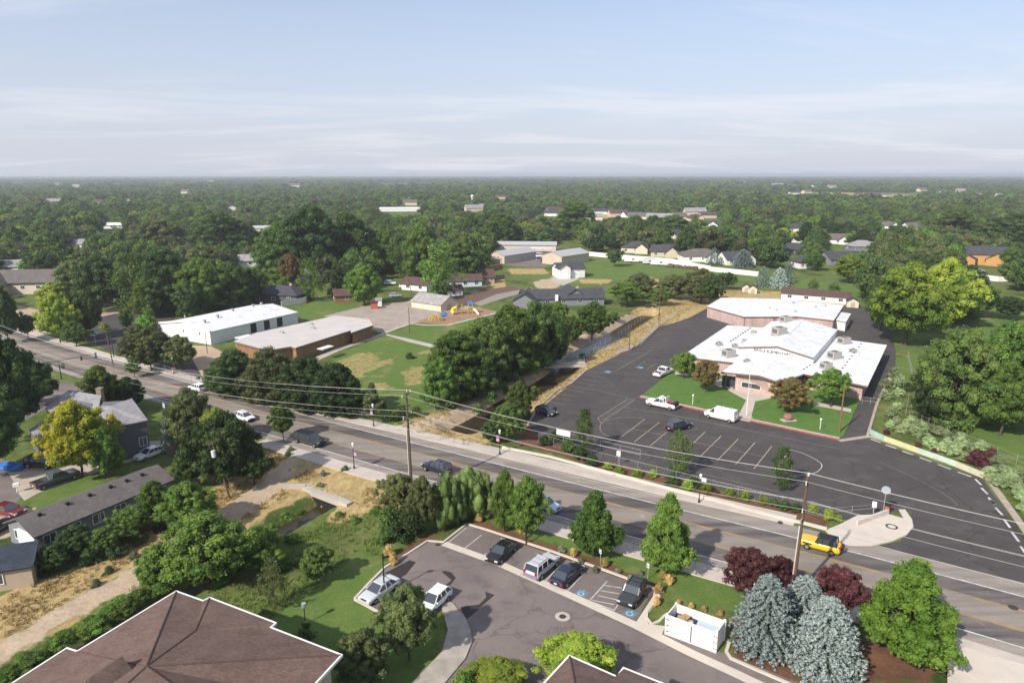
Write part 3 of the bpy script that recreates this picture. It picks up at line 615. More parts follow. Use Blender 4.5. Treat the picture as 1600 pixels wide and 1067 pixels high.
def trunkmesh(var,bush=False):
    if (var,bush) in _tk: return _tk[(var,bush)]
    g=random.Random(var); mb=MB(); p=Vector((0,0,-.02)); r=.028
    top=.62
    for i in range(5):
        q=Vector((g.uniform(-.02,.02),g.uniform(-.02,.02),top*(i+1)/5)); mb.tube(p,q,r,r*.8,7); p=q; r*=.8
    for i in range(6):
        a=i*1.05+g.uniform(-.3,.3); z=.18+.07*i; mb.tube((0,0,z),(math.cos(a)*.27,math.sin(a)*.27,z+.24),.013,.004,5)
    me=bpy.data.meshes.new('trunk'); me.from_pydata(mb.v,[],mb.f); me.materials.append(BARK); _tk[(var,bush)]=me; return me
TREES=[]; rt=random.Random(5)
def tree_w(x,y,h,w,prof,colr,label,cat=None,name=None,group=None,lod=None,trunk=True,z=0,rz=None):
    dist=math.hypot(x,y)
    if lod is None: lod=0 if dist<150 else 1
    name=name or {'spruce':'spruce_tree','cone':'conifer_tree','bush':'shrub','flame':'juniper_tree'}.get(prof,'broadleaf_tree')
    e=thing(name,label,cat or ('shrub' if prof=='bush' else 'tree'),(x,y,z),rt.uniform(0,6.28) if rz is None else rz,group)
    c=bpy.data.objects.new({'spruce':'needle_crown','cone':'needle_crown'}.get(prof,'leaf_crown'),getcrown(prof,colr,lod,rt.randrange(3 if lod<1 else 4))); scene.collection.objects.link(c); c.parent=e
    c.scale=(w,w*rt.uniform(.92,1.08),h)
    if trunk and prof not in('bush','flame'):
        k=bpy.data.objects.new('trunk',trunkmesh(rt.randrange(4))); scene.collection.objects.link(k); k.parent=e; tw=min(w,h*.9)
        k.scale=(tw*.8,tw*.8,h)
    TREES.append((x,y,w/2)); return e
def T(cx,top,base,w,prof,colr,label,dz=0,**k):
    """tree seen centred on pixel column cx, its foot at row base and its top at row top, w pixels wide"""
    x,y=P(cx,base); mpp=MPP(cx,base); ww=w*mpp; y2=y+ww*(.42 if prof in('full','spruce','flame','bush') else .3); x2=x*(y2/y)      # the crown's near side covers the foot
    k.setdefault('lod',0 if w>=36 else 1); return tree_w(x2,y2,max(.5,(H+(-ST-(top-533.5)/FPX*CT)/(CT-(top-533.5)/FPX*ST)*y2)*.98),ww*(.5+.5*y2/y),prof,colr,label,z=dz,**k)
# -- foreground
T(1190,893,1042,108,'spruce','blue','large blue spruce beside the trash enclosure, left of the pair in front')
T(1250,896,1000,84,'spruce','blue','blue spruce whose tip stands behind the two front spruces')
T(1282,928,1082,112,'spruce','blue','nearest blue spruce, right of the pair, beside the yellow-green maple')
T(1167,857,955,92,'round','plum','dark purple plum tree left of the blue spruces by the road')
T(1212,868,940,50,'round','plum','small purple plum crown behind the utility pole and spruces')
T(1305,888,985,90,'round','plum','dark purple plum tree right of the blue spruces by the road')
T(1408,875,1062,165,'pyramid','bright','big bright green maple at the lower right beside the road')
T(1040,770,912,92,'pyramid','green','young green maple behind the boxy grey off-roader')
T(927,764,886,96,'pyramid','green','green maple on the roadside lawn behind the navy sedan')
T(788,730,838,48,'oval','green','dark green roadside tree beside the column junipers')
T(822,742,852,74,'broad','green','green tree with a lamp post under it, by the car park corner')
for a in [(735,730,820,62),(700,738,834,56),(759,740,814,44)]: T(*a,'flame','juni',['tall dense dark juniper at the car park corner','second dark juniper in the row beside the road','right narrow juniper of the dark row'][[735,700,759].index(a[0])])
T(663,742,838,56,'broad','olive','dull olive tree with thin twigs at the left end of the junipers')
T(622,740,812,60,'round','olive','olive leafed tree hiding the foot of the tall utility pole')
T(640,795,852,60,'bush','dark','dark shrub mass left of the junipers'); T(610,790,850,50,'bush','mid','rounded green shrub in tall grass by the car park')
T(640,908,1050,92,'broad','olive','leafy olive green tree over the island beside the white hatchback')
T(572,985,1095,92,'broad','olive','leafy tree at the corner of the brown roof')
T(905,1000,1100,135,'broad','lime','light green tree behind the small brown roof at the bottom'); T(775,1043,1110,120,'broad','lime','light green tree top at the bottom edge left of the brown roof')
T(725,1048,1110,50,'bush','green','green shrub top at the very bottom of the frame')
T(480,965,1018,34,'flame','juni','dark green weeping shrub beside the path lamp')
T(430,868,958,46,'poplar','olive','narrow young tree in a mulch ring by the brown roof'); T(497,850,920,58,'broad','mid','small open tree in a mulch ring on the lawn')
T(330,800,935,150,'broad','green','spreading light green tree beside the canal track'); T(250,850,930,64,'broad','green','bright green tree at the bend of the dirt track')
T(300,752,842,92,'broad','green','loose green tree between the long grey roof and the track'); T(412,830,905,80,'round','green','green tree over the canal bank nearest the lawn')
T(300,700,770,50,'round','mid','green tree at the end of the long grey roof')
T(358,638,778,112,'broad','dark','broad dark green tree beside the leaning utility pole'); T(345,632,730,64,'oval','lime','yellow tinged tree behind the dark roadside tree')
T(300,605,712,80,'broad','olive','tall greyish green tree by the road, left of the dark one'); T(268,648,712,34,'spruce','blued','small blue spruce behind the parked white sedan')
T(398,690,765,60,'broad','dark','dark tree by the pavement near the dirt track')
T(130,622,758,100,'broad','yellow','golden yellow maple in front of the grey two-storey house'); T(172,655,752,54,'oval','green','dark green half of the crown joining the golden maple')
T(163,568,652,62,'oval','green','green tree behind the brick chimney'); T(205,588,648,58,'broad','dark','dark green tree at the corner of the road by the house')
T(18,512,708,122,'broad','dark','very large dark tree at the left edge over the side street'); T(-15,600,760,110,'broad','dark','dark tree cut by the left edge of the frame'); T(60,560,640,70,'broad','dark','dark tree over the junction')
T(125,820,880,54,'round','dark','dark rounded tree behind the long grey building, left'); T(165,825,875,50,'round','mid','dark leafy tree behind the long grey building, middle'); T(210,790,850,58,'round','mid','leafy tree against the wall of the long grey building'); T(90,850,900,52,'round','dark','dark tree by the tan shed'); T(245,750,820,50,'broad','green','green tree by the end wall of the long grey building')
# -- trees along the road, far side
for i,a in enumerate([(372,545,628,84,'dark'),(425,540,640,92,'olive'),(478,555,650,88,'dark'),(530,566,660,86,'dark'),(345,568,618,56,'mid')]): T(*a[:4],'full',a[4],'%s of the dense pine-dark trees in front of the brown school wing'%['first from the left','second','fourth','rightmost','smallest'][i],group='roadside trees by the brown school wing')
PF_=['broad','poplar','full','broad','oval','broad','full','full','oval','broad']
for i,a in enumerate([(160,398,492,74,'dark'),(212,388,494,84,'mid'),(262,384,496,84,'dark'),(316,400,494,82,'green'),(368,408,486,74,'mid'),(392,418,478,50,'dark'),(120,405,486,62,'olive'),(300,436,500,54,'dark'),(235,430,500,56,'green'),(85,440,492,50,'lime')]): T(*a[:4],PF_[i],a[4],['big dark tree behind the left car park','tall mid-green tree behind the left car park','massive dark tree left of the white hall','broad green tree behind the gable of the white hall','tree behind the middle of the white hall','dark tree behind the far end of the white hall','olive tree beside the church building','dark low tree at the hall roof edge','green tree on the rear edge of the left car park','yellow-green tree below the church roof'][i],group='tall trees behind the white hall')
for i,a in enumerate([(490,318,442,112,'dark'),(440,345,440,80,'mid'),(548,330,432,80,'mid'),(600,350,428,70,'green'),(660,345,440,74,'green'),(720,372,446,70,'mid'),(735,395,440,56,'green'),(780,330,388,64,'mid'),(350,330,400,90,'mid'),(250,340,400,84,'olive'),(1580,330,398,100,'dark'),(1490,325,385,80,'mid'),(900,315,368,70,'green'),(1050,335,372,64,'mid'),(560,405,455,50,'dark')]): T(*a[:4],'full',a[4],['huge dark cottonwood mass behind the slate house','tall tree left of the huge dark mass','tall tree right of the huge dark mass','bright tall tree in the yards','tall green tree behind the white cottage','leafy tree over the blue house','tree beside the wooden fence','tall tree above the storage buildings','tall tree rising from the left woodland','olive tree rising from the left woodland','very large dark tree above the orange house','large tree left of the very large dark one','tall tree at the field behind the storage yard','tall tree above the row of houses','dark crown behind the bright green tree'][i],group='tallest trees of the middle distance')
T(583,597,655,48,'cone','olive','yellowish pine standing right of the dense roadside trees')
for a,l in [((238,509,584,74),'dark olive tree at the car park by the white hall'),((284,522,582,52),'leafy dark tree in front of the white hall corner'),((222,505,572,54),'tree over the left school car park beside the road')]: T(*a,'broad','olive',l)
T(211,560,592,26,'round','green','little green street tree on the far pavement at left'); T(443,630,692,42,'round','green','small street tree between road and near pavement'); T(345,572,612,22,'oval','mid','slim street tree at the far pavement'); 
T(120,500,545,40,'broad','mid','street tree at the junction, by the yellow sign'); T(95,455,540,54,'broad','lime','yellowish green tree by the church car park'); T(45,490,532,30,'round','dark','dark street tree at the far left of the road'); T(15,445,540,46,'broad','dark','dark street tree at the left frame edge'); T(140,455,530,44,'broad','mid','green tree beside the left car park')
T(165,503,518,18,'bush','lime','yellow-green shrub on the car park island'); T(200,478,515,26,'oval','green','bright small tree on the car park island'); T(237,470,520,30,'cone','green','pointed bright green tree left of the white hall'); T(226,490,530,26,'oval','bright','bright green sapling in the left car park')
for a,l in [((911,634,715,42),'slim birch-like tree in the strip beside the oval marking'),((1055,668,748,46),'slim tree in the planting strip with the dark car behind it'),((1218,694,772,44),'slim tree in the planting strip beside the right utility pole')]: T(*a,'poplar','mid',l)
T(812,592,664,46,'oval','mid','green tree on the canal bank beside the school car park'); T(795,625,695,52,'broad','mid','leafy tree over the canal bank at the pavement'); T(768,655,696,40,'broad','dark','dark undergrowth tree by the lamp and canal')
for i,a in enumerate([(712,515,636,104),(756,495,618,100),(798,474,598,96),(838,466,584,90),(866,485,564,56),(690,556,646,70),(780,530,608,90),(846,500,576,70),(742,550,630,90),(810,515,592,80)]): T(*a,'full',['green','mid','green','mid','mid','green','dark','dark','mid','green'][i],['foremost','left middle','tall central','big upper','right end','lower left','shaded inner','shaded right','leafy front','lower right'][i]+' tree of the dense grove beside the playing field',group='grove beside the playing field')
T(1068,549,596,40,'round','green','round clipped green tree at the left of the school lawn'); T(1102,562,618,46,'round','brown','bronze-brown tree on the school lawn, left of the entrance'); T(1233,588,650,60,'broad','brown','bronze-brown weeping tree in front of the school entrance')
T(1297,576,642,56,'round','green','round clipped green tree at the right of the school lawn'); T(1264,583,612,28,'round','plum','dark red plum crown behind the bronze tree')
T(1482,506,682,132,'full','mid','huge spreading tree right of the school driveway'); T(1556,498,672,112,'full','green','broad crown merging into the right side of the huge spreading tree'); T(1450,560,670,70,'broad','dark','lower shaded crown of the huge spreading tree'); T(1560,560,690,90,'broad','green','light green crown at the right of the huge tree')
T(1412,408,548,120,'broad','lime','tall yellow-green maple behind the school roof'); T(1470,400,520,96,'broad','lime','yellow-green maple right of the tallest one'); T(1375,420,520,50,'oval','mid','grey-green slim tree beside the white garden shed'); T(1520,438,500,60,'broad','mid','green tree below the orange-walled house')
T(1573,462,503,50,'round','dark','dark rounded pine on the right-hand lawn')
T(1095,418,478,70,'broad','olive','broad dark olive tree above the dry slope'); T(1050,428,470,60,'broad','olive','olive tree beside the canal-top pole'); T(1030,450,480,40,'round','mid','green tree on the dry slope by the canal'); T(980,440,482,56,'round','green','bright green rounded tree right of the slate-roofed ranch house'); T(1000,425,470,50,'broad','olive','olive tree beside the bright rounded one')
T(960,388,418,30,'round','dark','dark round tree before the white fence'); T(1110,430,482,40,'round','dark','dark bushy tree nearest the far school wing')
for a,l in [((1160,388,420,36),'pale blue spruce before the white fence'),((1115,386,416,28),'dark blue spruce beside the grey roofed house'),((1192,415,450,30),'blue spruce near the school slope, left'),((1216,417,452,34),'blue spruce near the school slope, right'),((1230,408,445,26),'blue-grey spruce beside the mown grass')]: T(*a,'spruce','blue' if a[0] in(1160,1216) else 'blued',l)
T(1270,433,457,18,'oval','mid','slim sapling on the mown grass'); T(1302,440,463,20,'round','mid','small round tree on the mown grass, right'); T(1325,395,445,50,'broad','lime','light green tree with a visible trunk on the grass')
T(1135,424,455,34,'round','dark','dark bush-like tree by the lawn edge'); T(570,405,480,58,'oval','green','bright green tree by the red shed'); T(487,400,472,40,'poplar','green','tall slim green tree left of the red shed'); T(455,395,450,44,'broad','brown','autumn-brown tree behind the white hall'); T(527,398,465,34,'cone','dark','dark spruce-like conifer behind the playing ground')
T(690,375,465,80,'poplar','green','tall green poplar group behind the tan shed'); T(625,362,435,60,'poplar','mid','tall poplar in the yards behind the school'); T(690,430,470,30,'oval','green','drooping green tree touching the tan shed')
T(893,490,540,38,'oval','green','young green tree on the canal bank, left'); T(925,470,535,60,'broad','green','green bushy tree on the canal bank by the ranch house'); T(870,470,510,40,'broad','green','green tree left of the ranch house')
# -- shrubs in rows
def shrubs(pts,colr,label,group,cat='shrub',prof='bush',name='shrub',hh=.75):
    for i,(px,py,w) in enumerate(pts):
        x,y=P(px,py); ww=w*MPP(px,py)
        tree_w(x,y,ww*hh,ww,prof,colr,label,cat=cat,name=name,group=group,lod=0 if y<110 else 1,trunk=False)
shrubs([(1422,668,26),(1440,678,28),(1455,700,24),(1490,712,26),(1470,706,22),(1508,722,22),(1500,700,28),(1560,730,30),(1575,750,30),(1585,765,28),(1600,785,30),(1400,605,26),(1404,620,22),(1392,668,16),(1410,676,22),(1398,665,20),(1432,680,26),(1450,692,20),(1465,680,22),(1480,700,24),(1500,690,24),(1512,702,22),(1524,714,20),(1532,702,22),(1478,682,18),(1545,745,26),(1568,740,22),(1556,758,26),(1580,755,26),(1592,775,26),(1390,650,22),(1385,625,24),(1382,605,20),(1395,588,22),(1400,640,18),(1600,800,26),(1590,745,24)],'pale','pale variegated rounded shrub on the bank right of the school driveway','pale rounded shrubs on the bank')
shrubs([(1525,726,34),(1548,722,30),(1500,718,14),(1385,678,12),(1460,706,10),(1435,698,12)],'plum','dark red barberry shrub along the bank by the coloured wall','dark red shrubs on the bank')
shrubs([(950,733,16),(968,742,20),(995,745,20),(1020,745,18),(1075,765,24),(1105,768,22),(1140,775,20),(1165,780,22),(1195,787,18),(1270,800,20),(1295,810,22),(1310,815,16)],'lime','yellow-green low shrub in the planting strip along the pavement','low shrubs in the planting strip')
shrubs([(870,690,26),(890,705,30),(905,715,26),(925,728,26),(850,695,22),(1050,758,26),(1085,760,22),(1225,795,22),(1245,798,20),(1208,790,18)],'dark','dark green shrub in the planting strip behind the pavement','dark shrubs in the planting strip')
shrubs([(1163,604,14),(1172,607,12),(1200,612,14),(1214,615,14),(1255,628,16),(1310,622,14),(1322,618,14)],'mid','clipped green shrub at the foot of the brick school wall','shrubs by the school wall'); shrubs([(1181,607,12)],'plum','dark red shrub below the school entrance window','red shrub at the school')
shrubs([(840,872,14),(860,880,12),(876,862,14),(908,880,12),(930,893,14),(965,895,12),(985,905,12),(1000,898,12)],'greyg','grey-green low shrub in the mulch bed behind the parked cars','grey-green shrubs in the mulch bed')
shrubs([(800,825,14),(815,832,14),(780,820,14),(748,815,14),(896,868,14),(945,885,14),(1036,905,16),(1030,925,16),(1026,945,14),(1045,912,16),(608,868,20),(615,880,18),(1060,945,10),(1080,950,10),(1100,955,10),(1125,962,10)],'straw','straw-tipped ornamental grass clump in the mulch beds','ornamental grass clumps',cat='ornamental grass',name='grass_clump',hh=1.1)
shrubs([(640,560,14),(835,612,14),(910,560,12),(748,645,22),(768,628,24),(792,615,22),(815,602,16),(830,625,18),(822,652,24),(800,660,26),(905,512,20),(935,495,22),(960,500,20),(870,520,26),(845,530,30)],'mid','leafy scrub bush on the canal bank','scrub on the far canal bank')
shrubs([(445,812,26),(425,830,28),(470,805,22),(530,806,16),(400,850,36),(455,845,26),(400,870,44),(370,880,40),(500,760,14),(590,800,22),(455,885,36),(555,815,18),(310,905,40),(250,925,40),(200,955,40),(150,985,40),(90,1015,44),(40,1040,44),(350,905,44),(220,935,30),(120,990,34),(60,1035,36)],'green','lush green bush in the overgrown canal bed near the brown roof','bushes in the near canal bed',hh=.5)
shrubs([(540,735,12),(505,742,12),(450,712,12),(170,895,16),(210,872,16),(150,915,16),(330,805,14),(455,705,12),(250,855,14)],'greyg','grey-green sagebrush tuft in the dry grass beside the dirt track','sage tufts by the dirt track')
shrubs([(100,870,34),(140,880,34),(180,870,34),(60,900,30),(215,850,30),(250,830,26)],'dark','dark bush at the foot of the trees behind the long grey building','bushes behind the long grey building')
shrubs([(440,520,1)],'mid','low weed by the brown wing','weed') if False else None
shrubs([(x_,int(1074-(x_+10)*.62)+d_,w_) for x_,d_,w_ in zip(range(-10,270,11),[0,6,-4,5,0,7,-3,4]*4,[34,28,38,30,26,36,30,32]*4)],'green','leafy bush in the dense weedy band between the dirt track and the brown roof','bushes between the dirt track and the brown roof',hh=.5)
# trimmed hedge by the canal corner
hg=thing('hedge','square-trimmed green hedge at the pavement by the canal track','hedge',(0,0,0))
C=[];a=Vector(P(594,661)); b_=Vector(P(655,650))
for i in range(60): 
    q=a.lerp(b_,rt.random()); C.append((q.x+rt.uniform(-.5,.5),q.y+rt.uniform(-.5,.5),rt.uniform(.3,2.0)))
c=bpy.data.objects.new('leaf_crown',leafy('hedge_leaves',np.array(C),np.full(60,.55),60,.11,4,LM['green'])); scene.collection.objects.link(c); c.parent=hg
# ================================================================ BACKGROUND WOODLAND
OPEN=[[(460,500),(470,466),(560,468),(570,452),(640,440),(700,448),(745,438),(800,425),(800,395),(905,372),(915,395),(960,392),(1180,422),(1180,400),(1215,452),(1340,470),(1400,480),(1400,600),(1350,700),(800,700),(560,640),(340,560),(260,520),(280,490)],
 [(770,460),(830,445),(940,440),(960,470),(870,520),(800,500)],[(1200,425),(1350,445),(1350,475),(1200,460)],[(1520,450),(1700,470),(1900,520),(1900,1100),(1350,1100),(1380,700),(1400,520),(1510,520)],
 [(905,333),(970,334),(975,347),(895,347)],[(1245,300),(1430,302),(1440,313),(1235,313)],[(-300,500),(110,495),(220,475),(300,500),(600,640),(600,1100),(-300,1100)],[(590,287),(670,286),(680,292),(595,294)],
 [(1215,420),(1350,438),(1350,480),(1215,470)],[(100,505),(185,486),(250,482),(290,500),(300,540),(120,520)]]
HOUSES=[] # filled below: (x,y,r)
def project(x,y,z=0):
    dx,dy,dz=x,y,z-H; dep=dy*CT-dz*ST; up=dy*ST+dz*CT
    return 800+FPX*dx/dep,533.5-FPX*up/dep
# ================================================================ BUILDINGS
def roofslab(mb,quad,th):
    """thin slab from an upper outline"""
    n=len(quad); mb.add([tuple(q) for q in quad]+[(q[0],q[1],q[2]-th) for q in quad],[tuple(range(n)),tuple(range(n,2*n))[::-1]]+[((i+1)%n,i,n+i,n+(i+1)%n) for i in range(n)])
def gable_mb(mb,L,W,h,rise,o,th=.16,cx=0,cy=0,rz=0):
    c,s=math.cos(rz),math.sin(rz); k=rise/(W/2); e=h-k*o
    def Q(x,y,z): return (cx+x*c-y*s,cy+x*s+y*c,z+.02)
    A=L/2+o;B=W/2+o
    roofslab(mb,[Q(-A,-B,e),Q(A,-B,e),Q(A,-.0,h+rise),Q(-A,-.0,h+rise)],th); roofslab(mb,[Q(A,B,e),Q(-A,B,e),Q(-A,.0,h+rise),Q(A,.0,h+rise)],th)
def gwall_mb(mb,L,W,h,rise,cx=0,cy=0,rz=0,z0=-.1):
    c,s=math.cos(rz),math.sin(rz)
    def Q(x,y,z): return (cx+x*c-y*s,cy+x*s+y*c,z)
    A=L/2;B=W/2
    mb.add([Q(-A,-B,z0),Q(A,-B,z0),Q(A,B,z0),Q(-A,B,z0),Q(-A,-B,h-.16),Q(A,-B,h-.16),Q(A,B,h-.16),Q(-A,B,h-.16),Q(-A,0,h+rise-.17),Q(A,0,h+rise-.17)],
      [(3,2,1,0),(0,1,5,4),(2,3,7,6),(1,2,6,9,5),(3,0,4,8,7),(4,5,9,8),(6,7,8,9)])
def hip_mb(mb,L,W,h,rise,o,cx=0,cy=0,rz=0,th=.2):
    c,s=math.cos(rz),math.sin(rz); A=L/2+o;B=W/2+o; rl=max(A-B,0.01); e=h-.02
    def Q(x,y,z): return (cx+x*c-y*s,cy+x*s+y*c,z)
    v=[Q(-A,-B,e),Q(A,-B,e),Q(A,B,e),Q(-A,B,e),Q(-rl,0,h+rise),Q(rl,0,h+rise)]+[Q(-A,-B,e-th),Q(A,-B,e-th),Q(A,B,e-th),Q(-A,B,e-th)]
    mb.add(v,[(0,1,5,4),(1,2,5),(2,3,4,5),(3,0,4),(9,8,7,6),(1,0,6,7),(2,1,7,8),(3,2,8,9),(0,3,9,6)])
RF={'slate':shingle('roof_slate',(.060,.062,.072),(.085,.086,.096)),'brown':shingle('roof_brown',(.150,.100,.082),(.205,.140,.116),3.2,.45),
 'grey':shingle('roof_grey',(.26,.25,.26),(.33,.32,.33)),'taupe':shingle('roof_taupe',(.13,.115,.11),(.17,.15,.14)),'navy':shingle('roof_navy',(.035,.045,.06),(.05,.06,.08)),
 'dkbrown':shingle('roof_dark_brown',(.10,.06,.055),(.13,.085,.075)),'white':shingle('roof_white',(.64,.65,.67),(.70,.71,.73),.22,.86,.78),'metal':mat('roof_metal',(.42,.42,.42),.45,noise=.15,nscale=.2,streak=(.3,4,1)),
 'red':shingle('roof_red',(.22,.08,.05),(.27,.11,.07)),'olds':mat('roof_weathered',(.36,.345,.335),.85,noise=.4,nscale=.8)}
WL={k:mat('wall_'+k,c,.85,noise=.12,nscale=.5) for k,c in {'white':(.74,.73,.70),'cream':(.60,.53,.42),'tan':(.42,.34,.25),'grey':(.20,.205,.22),'blue':(.50,.60,.68),'orange':(.50,.27,.10),'dark':(.10,.095,.10),'pinkc':(.58,.48,.42),'beige':(.52,.44,.35),'red':(.42,.10,.07),'brown':(.22,.13,.08)}.items()}
WL['brick']=brickmat('wall_brick',(.47,.335,.30),(.54,.40,.36),(0,0,0),1.6); WL['obrick']=brickmat('wall_orange_brick',(.26,.15,.08),(.31,.185,.10),(0,0,0),1.6); WL['siding']=mat('wall_siding',(.125,.130,.150),.7,noise=.15,nscale=1,streak=(.3,.3,6))
def win(par,x,y,z,w,h,rz,frame=WHITE,name='window'):
    """frame box with a pane as sub-part; rz = outward normal direction, local"""
    c,s=math.cos(rz),math.sin(rz); f=MB()
    for dx_,dz,ww,hh in ((0,h/2,w+.16,.08),(0,-h/2,w+.16,.08),(-w/2-.04,0,.08,h-.08),(w/2+.04,0,.08,h-.08),(0,0,.05,h-.08)):
        f.box((x-s*dx_+c*.03,y+c*dx_+s*.03,z+dz),(.1,ww,hh),rz)
    o=f.build(name,frame,par); p=MB(); p.box((x+c*.008,y+s*.008,z),(.04,w,h),rz); p.build('pane',GLASS,o); return o
def doorp(par,x,y,w,h,rz,m,name='door'):
    c,s=math.cos(rz),math.sin(rz); d=MB().box((x+c*.03,y+s*.03,h/2),(.08,w,h),rz); 
    for k in range(1,4): d.box((x+c*.075,y+s*.075,h*k/4),(.02,w*.9,.04),rz)
    o=d.build(name,m,par); return o
def house(x,y,rz,L,W,h,roof,wallc,label,kind='gable',rise=None,wings=(),wins=3,name='house',cat='house',chim=False,group=None,o=.5,doors=(),fascia=True,z=0,backwins=True):
    e=thing(name,label,cat,(x,y,z),rz,group); rise=rise or W*.28
    wm_,rm=MB(),MB()
    allw=[(0,0,0,L,W,h,rise,kind)]+[tuple(q) for q in wings]
    for (cx,cy,rr,l,w_,hh,ri,kd) in allw:
        if kd=='gable': gwall_mb(wm_,l,w_,hh,ri,cx,cy,rr); gable_mb(rm,l,w_,hh,ri,o,.14,cx,cy,rr)
        elif kd=='hip': wm_.box((cx,cy,hh/2-.1),(l,w_,hh),rr); hip_mb(rm,l,w_,hh,ri,o,cx,cy,rr)
        else: wm_.box((cx,cy,hh/2-.1),(l,w_,hh),rr); rm.box((cx,cy,hh+.1),(l+2*o,w_+2*o,.22),rr)
    wm_.build('wall',WL[wallc],e); ro=rm.build('roof',RF[roof],e)
    if chim: MB().box((L*.2,W*.1,h+rise*.9),(.8,.8,1.6)).build('chimney',WL['brick'],ro)
    for i in range(wins):
        xx=-L/2+L*(i+.5)/wins
        for sgn,r_ in ((-1,-math.pi/2),(1,math.pi/2)):
            if sgn>0 and not backwins: continue
            win(e,xx,sgn*W/2,h*.55,min(1.3,L*.14),min(1.2,h*.45),r_)
    if wins:
        for sgn,r_ in ((-1,math.pi),(1,0)): win(e,sgn*L/2,W*.18,h*.55,1.1,1.1,r_)
    for (dx_,dy_,w_,hh,r_,mm) in doors: doorp(e,dx_,dy_,w_,hh,r_,mm)
    HOUSES.append((x,y,max(L,W)*.62)); return e
def rect(A,B,C):
    """front-left, corner, far corner pixels -> centre, angle, length B-C, width A-B (world)"""
    A,B,C=(Vector(P(*q)) for q in (A,B,C)); u=(C-B); L=u.length; u.normalize(); v=A-B; n=Vector((-u.y,u.x)); w_=v.dot(n); c=B+u*L/2+n*w_/2
    return c.x,c.y,math.atan2(u.y,u.x),L,abs(w_),(1 if w_>0 else -1)
# -- white hall (arched-roof, white): gable end faces left
x,y,rz,L,W,s=rect((275,520),(330,539),(466,506))
hall=thing('school_hall','long white hall with a low white gable roof and three dark tall windows','hall',(x,y,0),rz); h=HT(330,539,522)*1.22; print('HALL',L,W,h,s)
b_=MB(); gwall_mb(b_,L,W,h,1.5); b_.build('wall',WL['white'],hall); b_=MB(); gable_mb(b_,L,W,h,1.5,.15,.2); ro=b_.build('roof',RF['white'],hall)
b_=MB(); 
for sg in (-1,): roofslab(b_,[(-L/2-.32,-W/2-.3,h+.35),(-L/2-.02,-W/2-.3,h+.35),(-L/2-.02,0,h+1.95),(-L/2-.32,0,h+1.95)],.5); roofslab(b_,[(-L/2-.02,W/2+.3,h+.35),(-L/2-.32,W/2+.3,h+.35),(-L/2-.32,0,h+1.95),(-L/2-.02,0,h+1.95)],.5)
b_.build('parapet',WL['white'],hall)
for i,fr in enumerate((.46,.615,.77)):
    f=MB().box((-L/2+L*fr,-s*W/2-s*0,h*.52),(1.9,.12,h*.72)); f.build('window',mat('dark_panel',(.03,.033,.04),.3),hall)
for px_,w_ in ((-.30,.25),(.02,.25)): MB().box((-L/2-.05,W*px_,h*.72),(.12,w_,.6)).build('wall_lamp',BLACK,hall)
MB().box((-L/2-.05,-W*.14,h*.7),(.12,1.8,.55)).build('wall_sign',mat('sign_grey',(.6,.6,.6),.6),hall)
for fx_,fy in ((.12,-.18),(.30,-.1),(.55,.05),(.82,.1),(.95,.15)):
    v=MB(); v.box((-L/2+L*fx_,W*fy,h+1.5-abs(W*fy)/(W/2)*1.5+.35),(.5,.5,.7)); v.box((-L/2+L*fx_,W*fy,h+1.5-abs(W*fy)/(W/2)*1.5+.75),(.7,.7,.1)); v.build('roof_vent',GALV,ro)
HOUSES.append((x,y,L*.5))
# -- generic polygon building: roof outline in pixels at heights, walls dropped to the ground
def polybld(e,outl,th,wallm,roofm,inset=.35,nm=('wall','roof'),fas=None,z0=0.0):
    q=[P3(px,py,z) for px,py,z in outl]; n=len(q)
    a=sum(q[i].x*q[(i+1)%n].y-q[(i+1)%n].x*q[i].y for i in range(n))
    if a<0: q=q[::-1]
    loc=e.location; q=[v-Vector((loc.x,loc.y,0)) for v in q]
    r=MB(); roofslab(r,[tuple(v) for v in q],.1); ro=r.build(nm[1],roofm,e)
    ins=[]
    for i in range(n):
        a_=(q[i]-q[i-1]); b2=(q[(i+1)%n]-q[i]); a_.z=b2.z=0; a_.normalize(); b2.normalize()
        n1=Vector((-a_.y,a_.x,0)); n2=Vector((-b2.y,b2.x,0)); m_=(n1+n2); m_.normalize(); k=inset/max(.35,m_.dot(n1)); ins.append(q[i]+m_*k)
    f=MB(); f.add([tuple(v-Vector((0,0,.1))) for v in q]+[tuple(v-Vector((0,0,.1+th))) for v in q],[((i),(i+1)%n,n+(i+1)%n,n+i)[::-1] for i in range(n)]+[tuple(range(n,2*n))[::-1]])
    f.build('fascia',fas or mat('fascia_brown',(.16,.11,.09),.7),ro)
    w_=MB(); w_.add([(v.x,v.y,z0) for v in ins]+[(v.x,v.y,v.z-.14) for v in ins],[(i,(i+1)%n,n+(i+1)%n,n+i) for i in range(n)]+[tuple(range(n,2*n)),tuple(range(n))[::-1]])
    w_.build(nm[0],wallm,e); return q,ro
